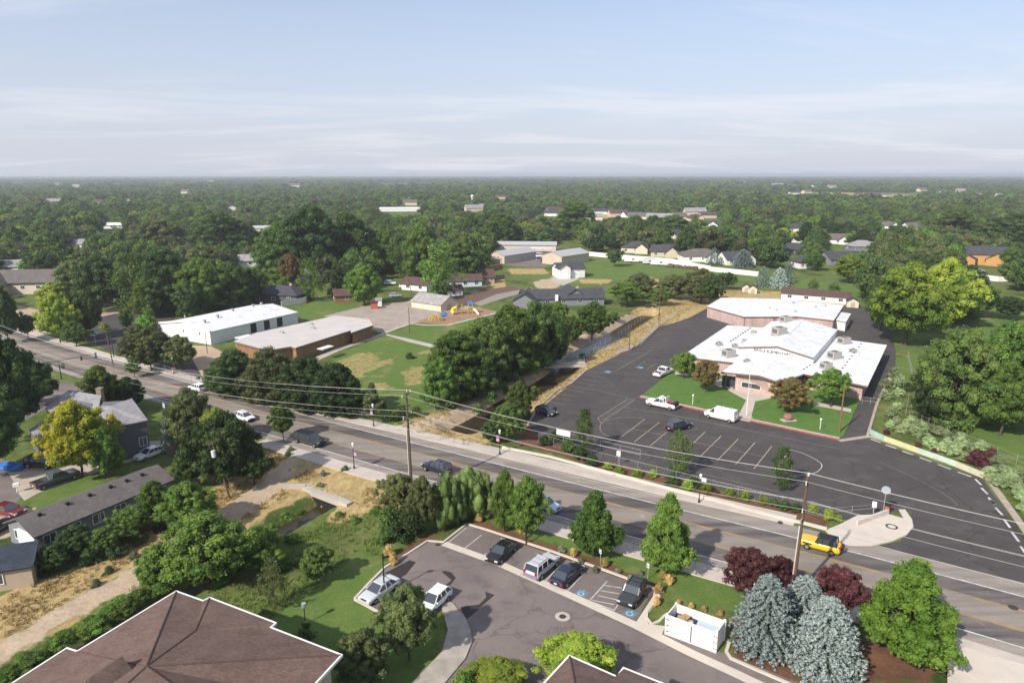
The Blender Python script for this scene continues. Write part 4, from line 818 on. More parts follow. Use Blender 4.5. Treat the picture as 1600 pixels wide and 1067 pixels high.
# -- brown school wing (flat whitish roof)
x,y=P(460,545); e=thing('school_wing','low flat-roofed brown brick school wing with a pale roof, beside the white hall','school building',(x,y,0)); z=3.3
polybld(e,[(366,533,z),(420,547,z),(455,541,z),(462,543,z),(548,516,z),(548,520,z),(583,508,z),(577,499,z),(525,493,z),(470,505,z),(400,520,z)],.45,WL['obrick'],mat('roof_pale_grey',(.54,.50,.47),.8,noise=.15,nscale=.3,coord='World'))
for (px,py,w_) in [(507,548,2.6),(556,531,.9)]:
    X,Y=P(px,py); dxy=Vector(P(583,523))-Vector(P(460,562)); rz_=math.atan2(dxy.y,dxy.x)-math.pi/2
    d=MB().box((X-x,Y-y,1.2),(.12,w_,2.4),rz_); d.build('door',mat('door_dark',(.035,.03,.03),.5),e)
MB().box((P(510,541,2.8)[0]-x,P(510,541,2.8)[1]-y-.8,2.7),(3.8,1.8,.15),rz_+math.pi/2).build('door_canopy',WHITE,e)
for px,py in ((489,513),(486,507),(440,520)):
    X,Y=P(px,py,3.4); MB().box((X-x,Y-y,3.55),(.9,.7,.5)).build('roof_vent',GALV,e)
HOUSES.append((*P(470,540),16))
e=thing('low_annex','low grey flat-roofed link between the white hall and the brown wing','annex',(*P(375,536),0)); polybld(e,[(366,527,2.6),(378,531,2.6),(402,526,2.6),(388,522,2.6)],.2,WL['grey'],RF['white'],.1)
# -- tan shed on the playground
x,y,rz,L,W,s=rect((694,487),(643,478),(643,478)) if False else rect((712,480),(689,487),(643,480))
e=house(x,y,rz,L,W,HT(689,487,476),'olds','cream','tan shed with a weathered grey gable roof beside the playground','gable',rise=2.2,wins=0,name='storage_shed',cat='shed',o=.35)
for k in (-.25,.25): doorp(e,L*k,-s*W/2*1.0,4.0,1.6,-s*math.pi/2,WL['cream'],'garage_door')
doorp(e,-L/2,0.3,2.0,1.9,math.pi,WL['tan'])
# -- far school building
z=3.4; x,y=P(1220,490); e=thing('school_annex_building','far flat-roofed brick school block with a wide white roof and angled front','school building',(x,y,0)); sch2=e
q,ro=polybld(e,[(1104.4,478.4,z),(1127,465,z),(1216,467,z),(1319,476.5,z),(1303,500,z),(1247,494,z),(1162.5,494.4,z)],.3,WL['brick'],RF['white'],.2)
for px,w_ in ((1195,1.6),(1201,2.5)):
    X,Y=P(px,507); MB().box((X-x,Y-y+.6,1.15),(w_,.12,2.3)).build('door',MATS['door_dark'],e)
for i,(px,py,s_) in enumerate([(1184,463,.9),(1240,474,.6),(1203,481,.35),(1214,484,.35),(1243,487,.5),(1290,478,.4),(1275,480,.4)]):
    X,Y=P(px,py,3.5); MB().box((X-x,Y-y,3.4+s_/2),(s_,s_,s_)).build('roof_vent',GALV,ro)
e=thing('lean_to','small white-roofed lean-to with pale walls against the far brick block','shed',(*P(1315,510),0)); polybld(e,[(1303,499,2.7),(1311,487,2.7),(1330,490,2.7),(1322,503,2.7)],.2,WL['white'],RF['white'],.1)
# -- main school
z=3.4; x,y=P(1210,575); e=thing('elementary_school','brick school with white roofs, a raised gable with grey lettering and a gabled entrance','school building',(x,y,0)); sch=e; off=Vector((x,y,0))
polybld(e,[(1072.5,551.5,z),(1088,559,z),(1162.5,567.5,z),(1239,583,z),(1284,566,z),(1262,523,z),(1189,512,z),(1137,508,z)],.32,WL['brick'],RF['white'],.3)
polybld(e,[(1241,580.5,3.46),(1270,586,3.46),(1322.5,595.6,3.46),(1356,602.5,3.46),(1386,539,3.46),(1311,529,3.46),(1284,522,3.46),(1262,560,3.46)],.32,WL['brick'],shingle('roof_white_b',(.65,.66,.68),(.71,.72,.74),.2,.86,.8),.9,nm=('wing_wall','wing_roof'))
EL,RI=4.9,6.3
gA,gB,gC=P3(1153,542,EL),P3(1213,541.5,RI),P3(1271,559,EL); hA,hB,hC=P3(1205.6,502,EL),P3(1252.5,500.5,RI),P3(1309,515,EL)
def L_(v): return tuple(v-off)
for m_,a_,c_ in ((gB,gA,gC),(hB,hA,hC)):
    v_=Vector((c_.x-a_.x,c_.y-a_.y)); t_=((m_.x-a_.x)*v_.x+(m_.y-a_.y)*v_.y)/v_.length_squared; m_.x=a_.x+v_.x*t_; m_.y=a_.y+v_.y*t_
r=MB(); roofslab(r,[L_(gA),L_(gB),L_(hB),L_(hA)],.22); roofslab(r,[L_(gB),L_(gC),L_(hC),L_(hB)],.22); gr=r.build('gable_roof',RF['white'],e)
r=MB(); dn=Vector((0,0,.24)); ins=(gB-hB); ins.z=0; ins.normalize(); ins*=-.25
pf_=[gA+ins,gB+ins,gC+ins]; pb=[hA-ins,hB-ins,hC-ins]
vs_=[L_(v-dn) for v in pf_]+[L_(v-dn) for v in pb]+[L_(Vector((v.x,v.y,3.3))) for v in (pf_[0],pf_[2],pb[2],pb[0])]
r.add(vs_,[(0,1,2,7,6)[::-1],(3,4,5,8,9),(0,3,9,6),(2,5,8,7)[::-1]]); r.build('gable_wall',mat('wall_shell_white',(.72,.71,.68),.8,noise=.08,nscale=.5),e)
r=MB(); 
for a,c in ((gA,gB),(gB,gC)):
    d_=(c-a); nrm=-ins.normalized()*-1
    o1=-ins*.0; t0=a-dn*.1; t1=c-dn*.1; q0=Vector((ins.x,ins.y,0))*-.14
    roofslab(r,[L_(t0),L_(t1),L_(t1+q0),L_(t0+q0)],.32)
r.build('gable_trim',MATS['fascia_brown'],e)
# lettering on the gable wall
cu=bpy.data.curves.new('lettering','FONT'); cu.body='EAGLE ELEMENTARY'; cu.size=.85; cu.extrude=.03; cu.align_x='CENTER'; cu.align_y='CENTER'
to=bpy.data.objects.new('tmp',cu); scene.collection.objects.link(to); bpy.context.view_layer.update()
tm=bpy.data.meshes.new_from_object(to); bpy.data.objects.remove(to)
lt=bpy.data.objects.new('lettering',tm); scene.collection.objects.link(lt); lt.parent=e; tm.materials.clear(); tm.materials.append(mat('letter_grey',(.06,.06,.065),.6))
wd=(gC-gA); wd.z=0; wd.normalize(); m_=gA.lerp(gC,.47)+ins.normalized()*0.22
lt.location=Vector(L_(m_+ins.normalized()*-.12))*1.0; lt.location.z=4.8; lt.rotation_euler=(math.pi/2,0,math.atan2(wd.y,wd.x))
# entrance gable
z1,z2=3.5,4.5
eA,eB,eC=P3(1127,581,z1),P3(1185,586,z2),P3(1219,597,z1); kB=P3(1209,560,z2); kA=P3(1148,566,z1); kC=P3(1258,583,z1)
r=MB(); roofslab(r,[L_(eA),L_(eB),L_(kB),L_(kA)],.24); roofslab(r,[L_(eB),L_(eC),L_(kC),L_(kB)],.24); r.build('entrance_roof',RF['white'],e)
d_=(kB-eB); d_.z=0; d_.normalize(); d_*=.9; w0=eA.lerp(eB,.38)
r=MB(); r.add([L_(w0+d_-Vector((0,0,.26))),L_(eB+d_-Vector((0,0,.26))),L_(eC+d_-Vector((0,0,.26)))]+[L_(Vector(((v+d_).x,(v+d_).y,0))) for v in (eC,w0)]+[L_(w0+d_*5-Vector((0,0,.26))),L_(Vector(((w0+d_*5).x,(w0+d_*5).y,0))),L_(eC+d_*5-Vector((0,0,.3))),L_(Vector(((eC+d_*5).x,(eC+d_*5).y,0)))],[(0,1,2,3,4)[::-1],(0,4,6,5)[::-1],(2,3,8,7)[::-1]]); r.build('entrance_wall',WL['brick'],e)
r=MB()
for a,c in ((eA,eB),(eB,eC)): roofslab(r,[L_(a-dn*.1),L_(c-dn*.1),L_(c-dn*.1-d_*.12),L_(a-dn*.1-d_*.12)],.3)
r.build('entrance_trim',MATS['fascia_brown'],e)
fd=(eC-w0); fd.z=0; frz=math.atan2(fd.y,fd.x)-math.pi/2; pc=w0.lerp(eC,.36)+d_
win(e,pc.x-x,pc.y-y,1.55,3.6,1.1,frz)
pd=w0+d_*3.5; MB().box((pd.x-x-1.2,pd.y-y,1.2),(.15,4.0,2.4),frz).build('entrance_door',GLASS,e)
for v in (eA,): 
    p_=v.lerp(eB,.12)+d_*.6; MB().tube((p_.x-x,p_.y-y,0),(p_.x-x,p_.y-y,3.3),.12).build('porch_post',MATS['fascia_brown'],e)
pw=P3(1345,622); MB().box((pw.x-x-.2,pw.y-y+1.8,1.2),(3.4,.2,2.3),frz).build('side_door',MATS['door_dark'],e)
# roof units
def hvac(par,px,py,z,s,rz_=.4):
    X,Y=P(px,py,z); m_=MB(); m_.box((X-x,Y-y,z+.12+s*.38),(s*1.25,s,s*.76),rz_); m_.box((X-x,Y-y,z+.06),(s*1.4,s*1.1,.14),rz_); u=m_.build('rooftop_unit',mat('unit_beige',(.40,.38,.35),.6,noise=.2,nscale=2),par)
    g_=MB(); g_.tube((X-x,Y-y,z+.12+s*.76),(X-x,Y-y,z+.2+s*.76),s*.36,n=12); g_.box((X-x,Y-y,z+.12+s*.4),(s*1.28,s*.7,s*.45),rz_); g_.build('grille',mat('unit_grille',(.12,.12,.12),.6),u)
for a in [(1138,557,3.4,1.9),(1217,523,5.9,2.2),(1227,503,5.6,1.8),(1318,537,3.4,1.9),(1303,560,3.4,1.9),(1290,576,3.4,1.6),(1123,540,3.4,1.0),(1148,543,3.4,.9),(1332,551,3.4,1.0),(1167,568,3.4,1.0)]: hvac(e,*a)
for px,py,px2,py2 in [(1174,522,1181,518),(1160,536,1167,531)]:
    X,Y=P((px+px2)/2,(py+py2)/2,3.6); MB().box((X-x,Y-y,3.7),(1.2,2.8,.5),-.45).build('skylight',mat('unit_beige',(.4,.38,.35),.6),e)
sp=MB()
for (a,b_,n_) in [((1313,580),(1349,533),11),((1256,577),(1270,568),4),((1142,533),(1172,513),9)]:
    for i in range(n_):
        X,Y=P(a[0]+(b_[0]-a[0])*i/(n_-1),a[1]+(b_[1]-a[1])*i/(n_-1),3.45); sp.box((X-x,Y-y,3.5),(.55,.3,.16),.9)
for i in range(9):
    X,Y,_=(hB.lerp(gB,.12+.5*i/9)); sp.box((X-x,Y-y-.4,6.2),(.5,.28,.16),.9)
sp.build('roof_joint_blocks',mat('joint_dark',(.09,.085,.085),.7),e)
pp=MB()
for px,py in [(1108,577),(1166,573),(1148,551),(1290,545),(1312,547),(1317,563),(1125,548),(1342,555)]:
    X,Y=P(px,py,3.4); pp.tube((X-x,Y-y,3.35),(X-x,Y-y,4.0),.07,n=6)
pp.build('vent_pipe',GALV,e)
for c_ in [(1220,490),(1150,530),(1210,560),(1310,560),(1250,530)]: HOUSES.append((*P(*c_),14))
# portable behind
x,y,rz,L,W,s=rect((1325,478),(1216,464),(1216,464)) if False else (*P(1268,466.5),math.atan2(*(Vector(P(1322,471))-Vector(P(1218,463))).yx),0,0,1); y-=3
L=(Vector(P(1322,471))-Vector(P(1218,463))).length
house(x,y,rz,L,6.5,2.2,'dkbrown','white','long portable classroom with a dark brown roof behind the far brick block','gable',rise=1.5,wins=4,name='portable_classroom',cat='classroom',o=.3)
for px,py,l in [(1166,456,'left of the twin tan garden sheds on the dry slope'),(1176,458,'right of the twin tan garden sheds on the dry slope'),(1331,479,'pale garden shed with a dark roof at the corner of the rear asphalt')]:
    x,y=P(px,py); e=house(x,y,R(70),3.2 if px<1300 else 4,2.9 if px<1300 else 3.4,2.0,'slate','cream',l,'gable',rise=1.0,wins=0,name='garden_shed',cat='shed',o=.15); doorp(e,-1.6 if px<1300 else -2.0,0,1.2,1.7,math.pi,WL['tan'])
# -- foreground brown roof complexes
def bigroof(outl,ridges,name,label,eave,over=.6,caps=()):
    """outl: eave outline px; faces given as polygons mixing eave indices and ridge points"""
    q=[P3(*p_,eave) for p_ in outl]; rp=[P3(px,py,z_) for px,py,z_ in ridges[0]]; c0=q[0]; e=thing(name,label,'building',(c0.x,c0.y,0))
    allp=q+rp; r=MB(); r.add([tuple(v-Vector((c0.x,c0.y,0))) for v in allp],ridges[1])
    n=len(q); ro=r.build('roof',RF['brown'],e); o0=Vector((c0.x,c0.y,0)); rc=MB()
    for i,j in caps: rc.path([allp[i]-o0+Vector((0,0,.0)),allp[j]-o0+Vector((0,0,.0))],.07,6)
    rc.build('ridge_caps',mat('ridge_brown',(.125,.076,.064),.95,noise=.4,nscale=3),ro)
    f=MB(); a=sum(q[i].x*q[(i+1)%n].y-q[(i+1)%n].x*q[i].y for i in range(n)); sgn=1 if a>0 else -1
    L2=[];Li=[]
    for i in range(n):
        a_=(q[i]-q[i-1]).normalized(); b2=(q[(i+1)%n]-q[i]).normalized(); n1=Vector((a_.y,-a_.x,0))*sgn; n2=Vector((b2.y,-b2.x,0))*sgn; m_=(n1+n2)
        if m_.length<.3: m_=n1
        m_.normalize(); L2.append(q[i]+m_*.14/max(.4,m_.dot(n1))); Li.append(q[i]-m_*over/max(.4,m_.dot(n1)))
    o3=Vector((c0.x,c0.y,0))
    for i in range(n):
        j=(i+1)%n; f.add([tuple(L2[i]-o3+Vector((0,0,.02))),tuple(L2[j]-o3+Vector((0,0,.02))),tuple(q[j]-o3+Vector((0,0,.02))),tuple(q[i]-o3+Vector((0,0,.02))),tuple(L2[i]-o3-Vector((0,0,.2))),tuple(L2[j]-o3-Vector((0,0,.2))),tuple(q[j]-o3-Vector((0,0,.2))),tuple(q[i]-o3-Vector((0,0,.2)))],[(0,1,2,3),(0,4,5,1),(3,2,6,7),(4,7,6,5)])
    f.build('gutter',WHITE,e)
    w_=MB(); w_.add([tuple(Vector((v.x,v.y,0))-o3) for v in Li]+[tuple(v-o3-Vector((0,0,.1))) for v in Li],[(i,(i+1)%n,n+(i+1)%n,n+i) for i in range(n)]); w_.build('wall',WL['beige'],e)
    return e,o3
E_=6.0
ol=[(275,924),(317,939),(327,934),(429,973),(421,980),(532,1023),(470,1090),(440,1180),(-120,1230),(20,1067),(104,1013),(120,1018)]
e,o3=bigroof(ol,([(228,1041,8.6),(305,985,7.0),(425,1180,9.2),(120,1140,9.2)],[(0,1,13,12),(1,2,13),(2,3,13),(3,4,13),(4,5,12,13),(5,6,14,12),(6,7,14),(7,8,15,14),(8,9,15),(9,10,11,15),(11,0,12,15),(12,14,15)]),'apartment_building','large brown shingled hip roof with white gutters at the lower left',E_,caps=((0,12),(2,13),(5,12),(12,14),(12,15),(11,12),(13,12)))
dv=P3(172,1046,8.0)-Vector((o3.x,o3.y,0)); dm=MB(); gwall_mb(dm,2.0,1.6,.5,.7,dv.x+.5,dv.y-1.2,R(65),-1.2); ob=dm.build('dormer',WL['cream'],e); ob.location=(0,0,dv.z-.1)
dm=MB(); gable_mb(dm,2.3,1.7,.5,.75,.12,.1,dv.x+.5,dv.y-1.2,R(65)); o2=dm.build('dormer_roof',RF['brown'],ob)
ol2=[(890,1025),(965,1058),(975,1044),(1050,1074),(1010,1140),(760,1200),(832,1088)]
bigroof(ol2,([(905,1105,8.2)],[(0,1,7),(1,2,7),(2,3,7),(3,4,7),(4,5,7),(5,6,7),(6,0,7)]),'apartment_building','small corner of a brown shingled roof with white gutters at the bottom centre',E_,caps=((0,7),(3,7),(1,7)))
# -- left foreground houses
x,y=P(150,706); rzh=R(-31)
hz=thing('grey_house','two-storey dark grey house with pale grey roofs behind the golden maple','house',(x,y,0))
def rw(pts,th=.18):
    r=MB(); roofslab(r,[tuple(P3(*p_)-Vector((x,y,0))) for p_ in pts],th); return r
r=rw([(70,638,6),(108,609,7.6),(158,618,7.6),(150,655,5.6),(112,660,5.4)]); 
roofslab(r,[tuple(P3(*p_)-Vector((x,y,0))) for p_ in [(150,634,7.4),(172,634,7.4),(206,622,7.6),(231,656,5.6),(182,666,5.6),(140,660,5.6)]],.18)
roofslab(r,[tuple(P3(*p_)-Vector((x,y,0))) for p_ in [(45,671,3.2),(78,652,4.3),(95,656,4.1),(110,675,3.2),(60,686,3.0)]],.18)
ro=r.build('roof',RF['grey'],hz)
def wallq(pts,base=0): # pts roof corner pixels with z; walls to the ground
    q=[P3(*p_)-Vector((x,y,0)) for p_ in pts]; n=len(q); c=sum(q,Vector())/n; q=[c+(v-c)*.95 for v in q]; m_=MB()
    m_.add([(v.x,v.y,base) for v in q]+[(v.x,v.y,v.z-.2) for v in q],[(i,(i+1)%n,n+(i+1)%n,n+i) for i in range(n)]+[tuple(range(n,2*n))]); return m_
wallq([(140,660,5.6),(182,666,5.6),(231,656,5.6),(206,622,7.6),(160,625,7.4)]).build('wall',WL['siding'],hz); wallq([(70,638,6),(112,660,5.4),(150,655,5.6),(158,618,7.6),(108,609,7.6)]).build('rear_wall',WL['siding'],hz)
wallq([(45,671,3.2),(60,686,3.0),(110,675,3.2),(95,656,4.1),(78,652,4.3)]).build('garage_wall',WL['siding'],hz)
pw=P3(217,703,0); wl=P3(182,666,5.6); wr=P3(231,656,5.6); fdir=wr-wl; fdir.z=0; frz2=math.atan2(fdir.y,fdir.x)-math.pi/2; pc=wl.lerp(wr,.72); cc=Vector((x,y)); win(hz,pc.x-x-math.cos(frz2+math.pi)*-.0,pc.y-y+.35,2.3,1.0,1.4,frz2)
c_=P3(156,612,7.5); ch=MB().box((c_.x-x,c_.y-y,6.6),(.8,.8,2.9)); ch.box((c_.x-x,c_.y-y,8.1),(.95,.95,.12)); ch.build('chimney',mat('wall_chimney',(.30,.24,.18),.9,noise=.3,nscale=2),ro)
HOUSES.append((x,y,12))
# long grey-roofed home: near eave from (50,838) to (272,747) at 2.8; ridge slightly beyond
A_,B_=P3(52,838,2.7),P3(273,747,2.7); d_=B_-A_; L=d_.length; ang=math.atan2(d_.y,d_.x); n_=Vector((-d_.y,d_.x,0)).normalized(); rid=P3(22,812,3.9); W=2*abs((rid-A_).dot(n_)); W=max(6.5,min(W,9)); c_=(A_+B_)/2+n_*W/2; print('LONG',L,W)
e=house(c_.x,c_.y,ang,L-.8,W-.8,2.7,'taupe','grey','long single-storey home with a dark taupe roof and white gable end by the dirt track','gable',rise=1.25,wins=6,name='long_house',cat='house',o=.4,backwins=False)
MB().box((-L/2+.22,-1.4,1.3),(.25,W*.55,2.5)).build('gable_cladding',WHITE,e)
for k,f_ in enumerate((.12,.3,.45,.6,.72,.84)):
    MB().box((-L/2+L*f_,-W*.12,3.75),(.35,.35,.35)).build('roof_vent',BLACK,e)
for f_ in (.14,.5,.57,.7): MB().tube((-L/2+L*f_,-W/2-1.8,0),(-L/2+L*f_,-W/2-1.8,2.1),.1).build('porch_post',WHITE,e)
e=house(*P(14,902),R(-70)+R(90),6,5.4,2.5,'navy','tan','tan garden shed with a navy gable roof at the left edge','gable',rise=1.3,wins=1,name='garden_shed',cat='shed',o=.3)
# -- church-like building far left
house(*P(52,455),R(8),26,13,4.5,'taupe','cream','cream church-like building with a broad brown-grey roof at the far left','gable',rise=3.6,wings=((-9,-5,R(90),12,9,4.2,3.0,'gable'),),wins=5,name='church_hall',cat='church',o=.7)
# -- yards behind the school
house(*P(440,470),R(-12),17,10,3.0,'slate','dark','dark slate roofed house behind the white hall','hip',rise=2.4,wins=3,chim=True)
house(*P(541,470),R(20),8,6,2.6,'dkbrown','brown','small brown roofed cottage left of the bright green tree','gable',wins=1)
house(*P(655,452),R(-25),11,7,2.6,'dkbrown','white','white cottage with a dark brown roof behind the tan shed','gable',wins=2)
house(*P(725,446),R(12),13,7,2.6,'dkbrown','blue','pale blue house with a brown roof behind the small white garage','gable',wins=3)
house(*P(706,461),R(22),6.5,5,2.4,'dkbrown','white','small white garage with a brown roof behind the tan shed','gable',wins=1,name='garage',cat='garage')
e=house(*P(585,482),R(10),2.2,2.0,2.0,'dkbrown','red','red shed with an open front by the school paving','flat',wins=0,name='red_shed',cat='shed',o=.2); house(*P(592,478),R(10),2.0,2.0,2.1,'grey','white','little white-doored shed beside the red one','gable',rise=.6,wins=0,name='play_shed',cat='shed',o=.15)
WD=WHITE
x,y=P(878,476); 
e=house(x,y+2,R(6),27,8.5,2.7,'slate','grey','slate-roofed ranch house with a pale stone chimney above the canal','gable',rise=2.3,wings=((-12,-1.5,R(75),12,7,2.7,2.1,'gable'),(4,3,R(92),11,8,2.7,2.6,'gable')),wins=5,name='ranch_house',chim=True)
MB().box((-2.5,-4.8,1.9),(.9,.9,3.8)).build('stone_chimney',WHITE,e)
x,y=P(888,432); e=house(x,y,R(14),11.5,9,4.0,'slate','white','white double garage workshop with a dark roof and two overhead doors','gable',rise=2.0,wings=((-3.6,-3.5,R(90),6,4.6,4.6,1.6,'gable'),),wins=2,name='detached_garage',cat='garage')
doorp(e,-3.6,-6.5,2.6,3.6,-math.pi/2,WHITE,'garage_door'); doorp(e,1.6,-4.5,4.0,2.6,-math.pi/2,WHITE,'garage_door')
house(*P(822,391),R(-4),34,9,3.6,'metal','pinkc','rearmost long storage building with a pale metal roof','gable',rise=1.4,wins=0,name='storage_building',cat='storage building')
house(*P(800,407),R(52),26,11,4.0,'metal','beige','left storage building with a pale ribbed gable end','gable',rise=1.8,wins=0,name='storage_building',cat='storage building')
house(*P(884,410),R(48),22,12,4.4,'metal','beige','right storage building with a beige gable end behind the white garage','gable',rise=1.9,wins=0,name='storage_building',cat='storage building')
def carport(px,py,rz,L,l):
    x,y=P(px,py); e=thing('carport',l,'carport',(x,y,0),rz); MB().box((0,0,2.6),(L,5,.15)).build('roof',RF['white'],e)
    for i in (-1,-.33,.33,1):
        for j in (-1,1): MB().tube((i*(L/2-.3),j*2.2,0),(i*(L/2-.3),j*2.2,2.55),.06).build('post',GALV,e)
carport(826,405,R(52),18,'long white-roofed carport between the storage buildings'); carport(842,395,R(-4),14,'white-roofed carport in front of the rear storage building'); carport(848,408,R(0),7,'small carport sheltering a dark vehicle')
# -- subdivision rows
subs=[(995,394,16,11,-18,'slate','cream','cream gabled house at the left end of the row behind the white fence'),(1040,400,15,11,-14,'slate','beige','beige two-gabled house second in the row behind the fence'),(1093,407,19,12,2,'taupe','white','wide taupe-roofed house in the middle of the row'),(1148,412,14,11,10,'slate','white','white gabled house between the blue spruces'),
 (1062,372,13,9,20,'slate','cream','house with a pale gable among trees above the row'),(1110,356,18,11,-30,'slate','white','large dark-roofed house at the upper edge of the row'),(1085,345,15,9,5,'dkbrown','cream','brown roofed house far above the row'),(1155,350,9,8,0,'grey','cream','boxy cream house among far trees'),(1175,372,9,7,20,'grey','white','small white gable house among trees'),
 (1235,397,14,9,10,'slate','dark','dark-roofed house left of the right-hand row'),(1245,362,16,9,0,'slate','white','slate-roofed house low among trees, right of centre'),(1306,380,16,11,-15,'taupe','white','house with a taupe roof and white gable among trees'),(1312,412,18,11,12,'slate','grey','grey-sided house with steep dark gables behind the mown grass'),(1255,418,9,8,10,'slate','white','small house half hidden behind the park trees'),(1345,392,14,9,0,'grey','grey','grey house between the dark trees'),
 (1385,358,16,10,-10,'taupe','white','white house with a flat-looking taupe roof on the right'),(1432,360,20,11,5,'taupe','white','wide white house on the right with a long roof'),(1490,366,17,10,0,'slate','white','white house with a chimney near the right edge'),(1350,365,11,9,0,'orange' if False else 'red','orange','orange-walled little house among far trees on the right'),
 (1240,378,10,8,0,'slate','white','white gable peeking out at the right of centre')]
for px,py,L,W,a,rf,wc,l in subs:
    x,y=P(px,py); house(x,y,R(a),L,W,3.0,rf,wc,l,'gable' if px%2==0 else 'hip',rise=3.0,wings=((L*.22,-W*.35,R(90),W*.9,L*.42,3.0,2.6,'gable'),),wins=3,group='houses of the far neighbourhood')
x,y=P(1535,412); house(x,y,R(-20),19,13,5.2,'slate','orange','large house with bright orange unfinished walls and slate roofs','gable',rise=3.2,wings=((-8,-5,R(70),9,8,3.2,2.2,'gable'),(5,-5,R(70),10,9,3.4,2.6,'gable')),wins=3,name='orange_house')
for px,py,L,W,a,rf,wc,l in [(20,425,15,8,10,'grey','white','pale-roofed house left of the church building'),(5,441,10,7,0,'metal','white','white shed at the left frame edge'),(35,392,11,7,0,'taupe','tan','tan house deep in the trees at left'),(118,388,12,7,0,'grey','white','white-walled house deep in the trees at left'),(178,357,20,8,5,'white','white','long white roof far off at left'),(165,345,14,8,20,'taupe','cream','cream house far off at left'),
   (390,415,17,9,25,'olds','white','white cottage with a pale roof among the trees behind the hall'),(360,348,18,9,0,'taupe','cream','house roof half seen in the left woodland'),(430,370,13,9,40,'metal','white','white house behind the tallest poplars'),(410,362,16,8,10,'metal','cream','low pale building behind the poplars'),(573,375,12,8,0,'metal','white','small white-roofed building behind the centre grove'),(555,352,8,6,0,'white','white','little white roof in the centre woodland'),
   (625,330,46,16,4,'white','white','long white-roofed block in the woodland at centre'),(480,440,10,7,40,'grey','white','white gable behind the slim green tree'),(752,325,10,8,30,'grey','white','white house near the water tank'),(757,442,7,5,15,'dkbrown','tan','brown outbuilding by the far garden')]:
    x,y=P(px,py); house(x,y,R(a),L,W,3.0,rf,wc,l,'gable',rise=1.6 if rf in('white','metal') else 2.4,wins=3 if py>340 else 0)
rh=random.Random(8)
far=[(rh.uniform(0,1600),rh.uniform(281,330)) for _ in range(4)]+[(862,337),(895,340),(925,343),(965,338),(988,339),(1000,343),(1030,345),(870,331),(940,334),(1060,344),(1085,336),(1105,340),(1240,303),(1260,302),(1287,304),(1340,306),(1365,308),(1385,307),(1215,290),(1235,291),(1275,293),(1300,293),(1500,300),(1525,304),(1470,301),(1440,299),(1560,306),(1395,275.9),(1440,276.1),(1520,279.5),(1545,280),
 (35,289),(70,288),(90,289),(120,292),(180,290),(260,288),(300,286),(330,285),(350,285),(370,286),(290,302),(85,318),(155,319),(230,310),(460,292),(440,279),(500,280),(560,279),(610,278),(830,273.9),(1020,277),(900,277),(640,320),(740,330),(782,310),(1170,286),(1190,284),(725,287)]
fl=['white','cream','pinkc','beige']; protoF=[]
for k in range(4):
    e=house(*P(*far[k]),rh.uniform(0,3),rh.uniform(14,20),rh.uniform(9,12),3.4,['slate','taupe','grey','dkbrown'][k],fl[k],'pale-walled house far off among the woodland trees','gable',rise=2.6,wins=0,group='houses far off among the trees'); protoF.append(e)
for k,(px,py) in enumerate(far[4:]):
    x,y=P(px,py+.6); d=min(2.4,max(1,y/1400)); dup(protoF[k%4],(x,y,0),rh.uniform(-.4,.4)+(math.pi if k%2 else 0),scale=(d*rh.uniform(.8,1.5),d,min(d,1.6)*rh.uniform(.9,1.4))); HOUSES.append((x,y,18*d))
# water tower / white tank on the horizon
x,y=P(830,275); e=thing('water_tank','tiny white water tank on the horizon above the woods','water tank',(x,y,0)); MB().ball((0,0,22),12,sz=.6).build('tank',WHITE,e); 
for a in range(5): MB().tube((9*math.cos(a*1.256),9*math.sin(a*1.256),0),(9*math.cos(a*1.256),9*math.sin(a*1.256),20),.8).build('leg',WHITE,e)
x,y=P(738,322); e=thing('white_silo','round white tank standing up out of the centre woodland','tank',(x,y,0)); MB().tube((0,0,0),(0,0,12),1.0,n=12).build('tank_body',WHITE,e); MB().ball((0,0,13),2.3,sz=.9).build('tank_dome',WHITE,e)
# ================================================================ VEHICLES
def paint(name,c,rough=.25): 
    m=mat(name,c,rough,spec=.5); b=m.node_tree.nodes['Principled BSDF']; b.inputs['Coat Weight'].default_value=.5; return m
LAMPM=mat('headlamp_lens',(.6,.62,.65),.15,spec=.8); TAILM=mat('tail_lens',(.35,.015,.015),.2,spec=.7); RIMM=mat('wheel_rim',(.35,.35,.36),.35,.6); TRIM=mat('black_trim',(.02,.02,.022),.5); PLATE=mat('plate_white',(.6,.6,.62),.6)
SPEC={ # L,W, hood z, deck z, belt z, roof z, glass (rear base, rear top, front top, front base), nose/tail inset
'sedan':(4.6,1.78,.82,.95,.90,1.43,(-1.75,-1.05,.35,1.15)),
'hatch':(4.1,1.74,.86,1.0,.93,1.50,(-1.95,-1.55,.30,1.05)),
'suv':(4.75,1.86,1.05,1.1,1.08,1.76,(-2.25,-2.0,.30,.95)),
'boxy':(4.2,1.75,1.02,1.06,1.04,1.64,(-2.0,-1.85,.10,.55)),
'offroad':(4.3,1.80,1.10,1.12,1.10,1.80,(-1.75,-1.65,.25,.50)),
'pickup':(5.7,1.95,1.12,1.10,1.16,1.85,(-.75,-.55,.75,1.35)),
'covered_pickup':(5.7,1.95,1.15,1.15,1.15,1.88,(-2.70,-2.55,.75,1.35)),
'van':(5.6,2.0,1.20,1.3,1.30,2.10,(-2.7,-2.62,1.15,1.85))}
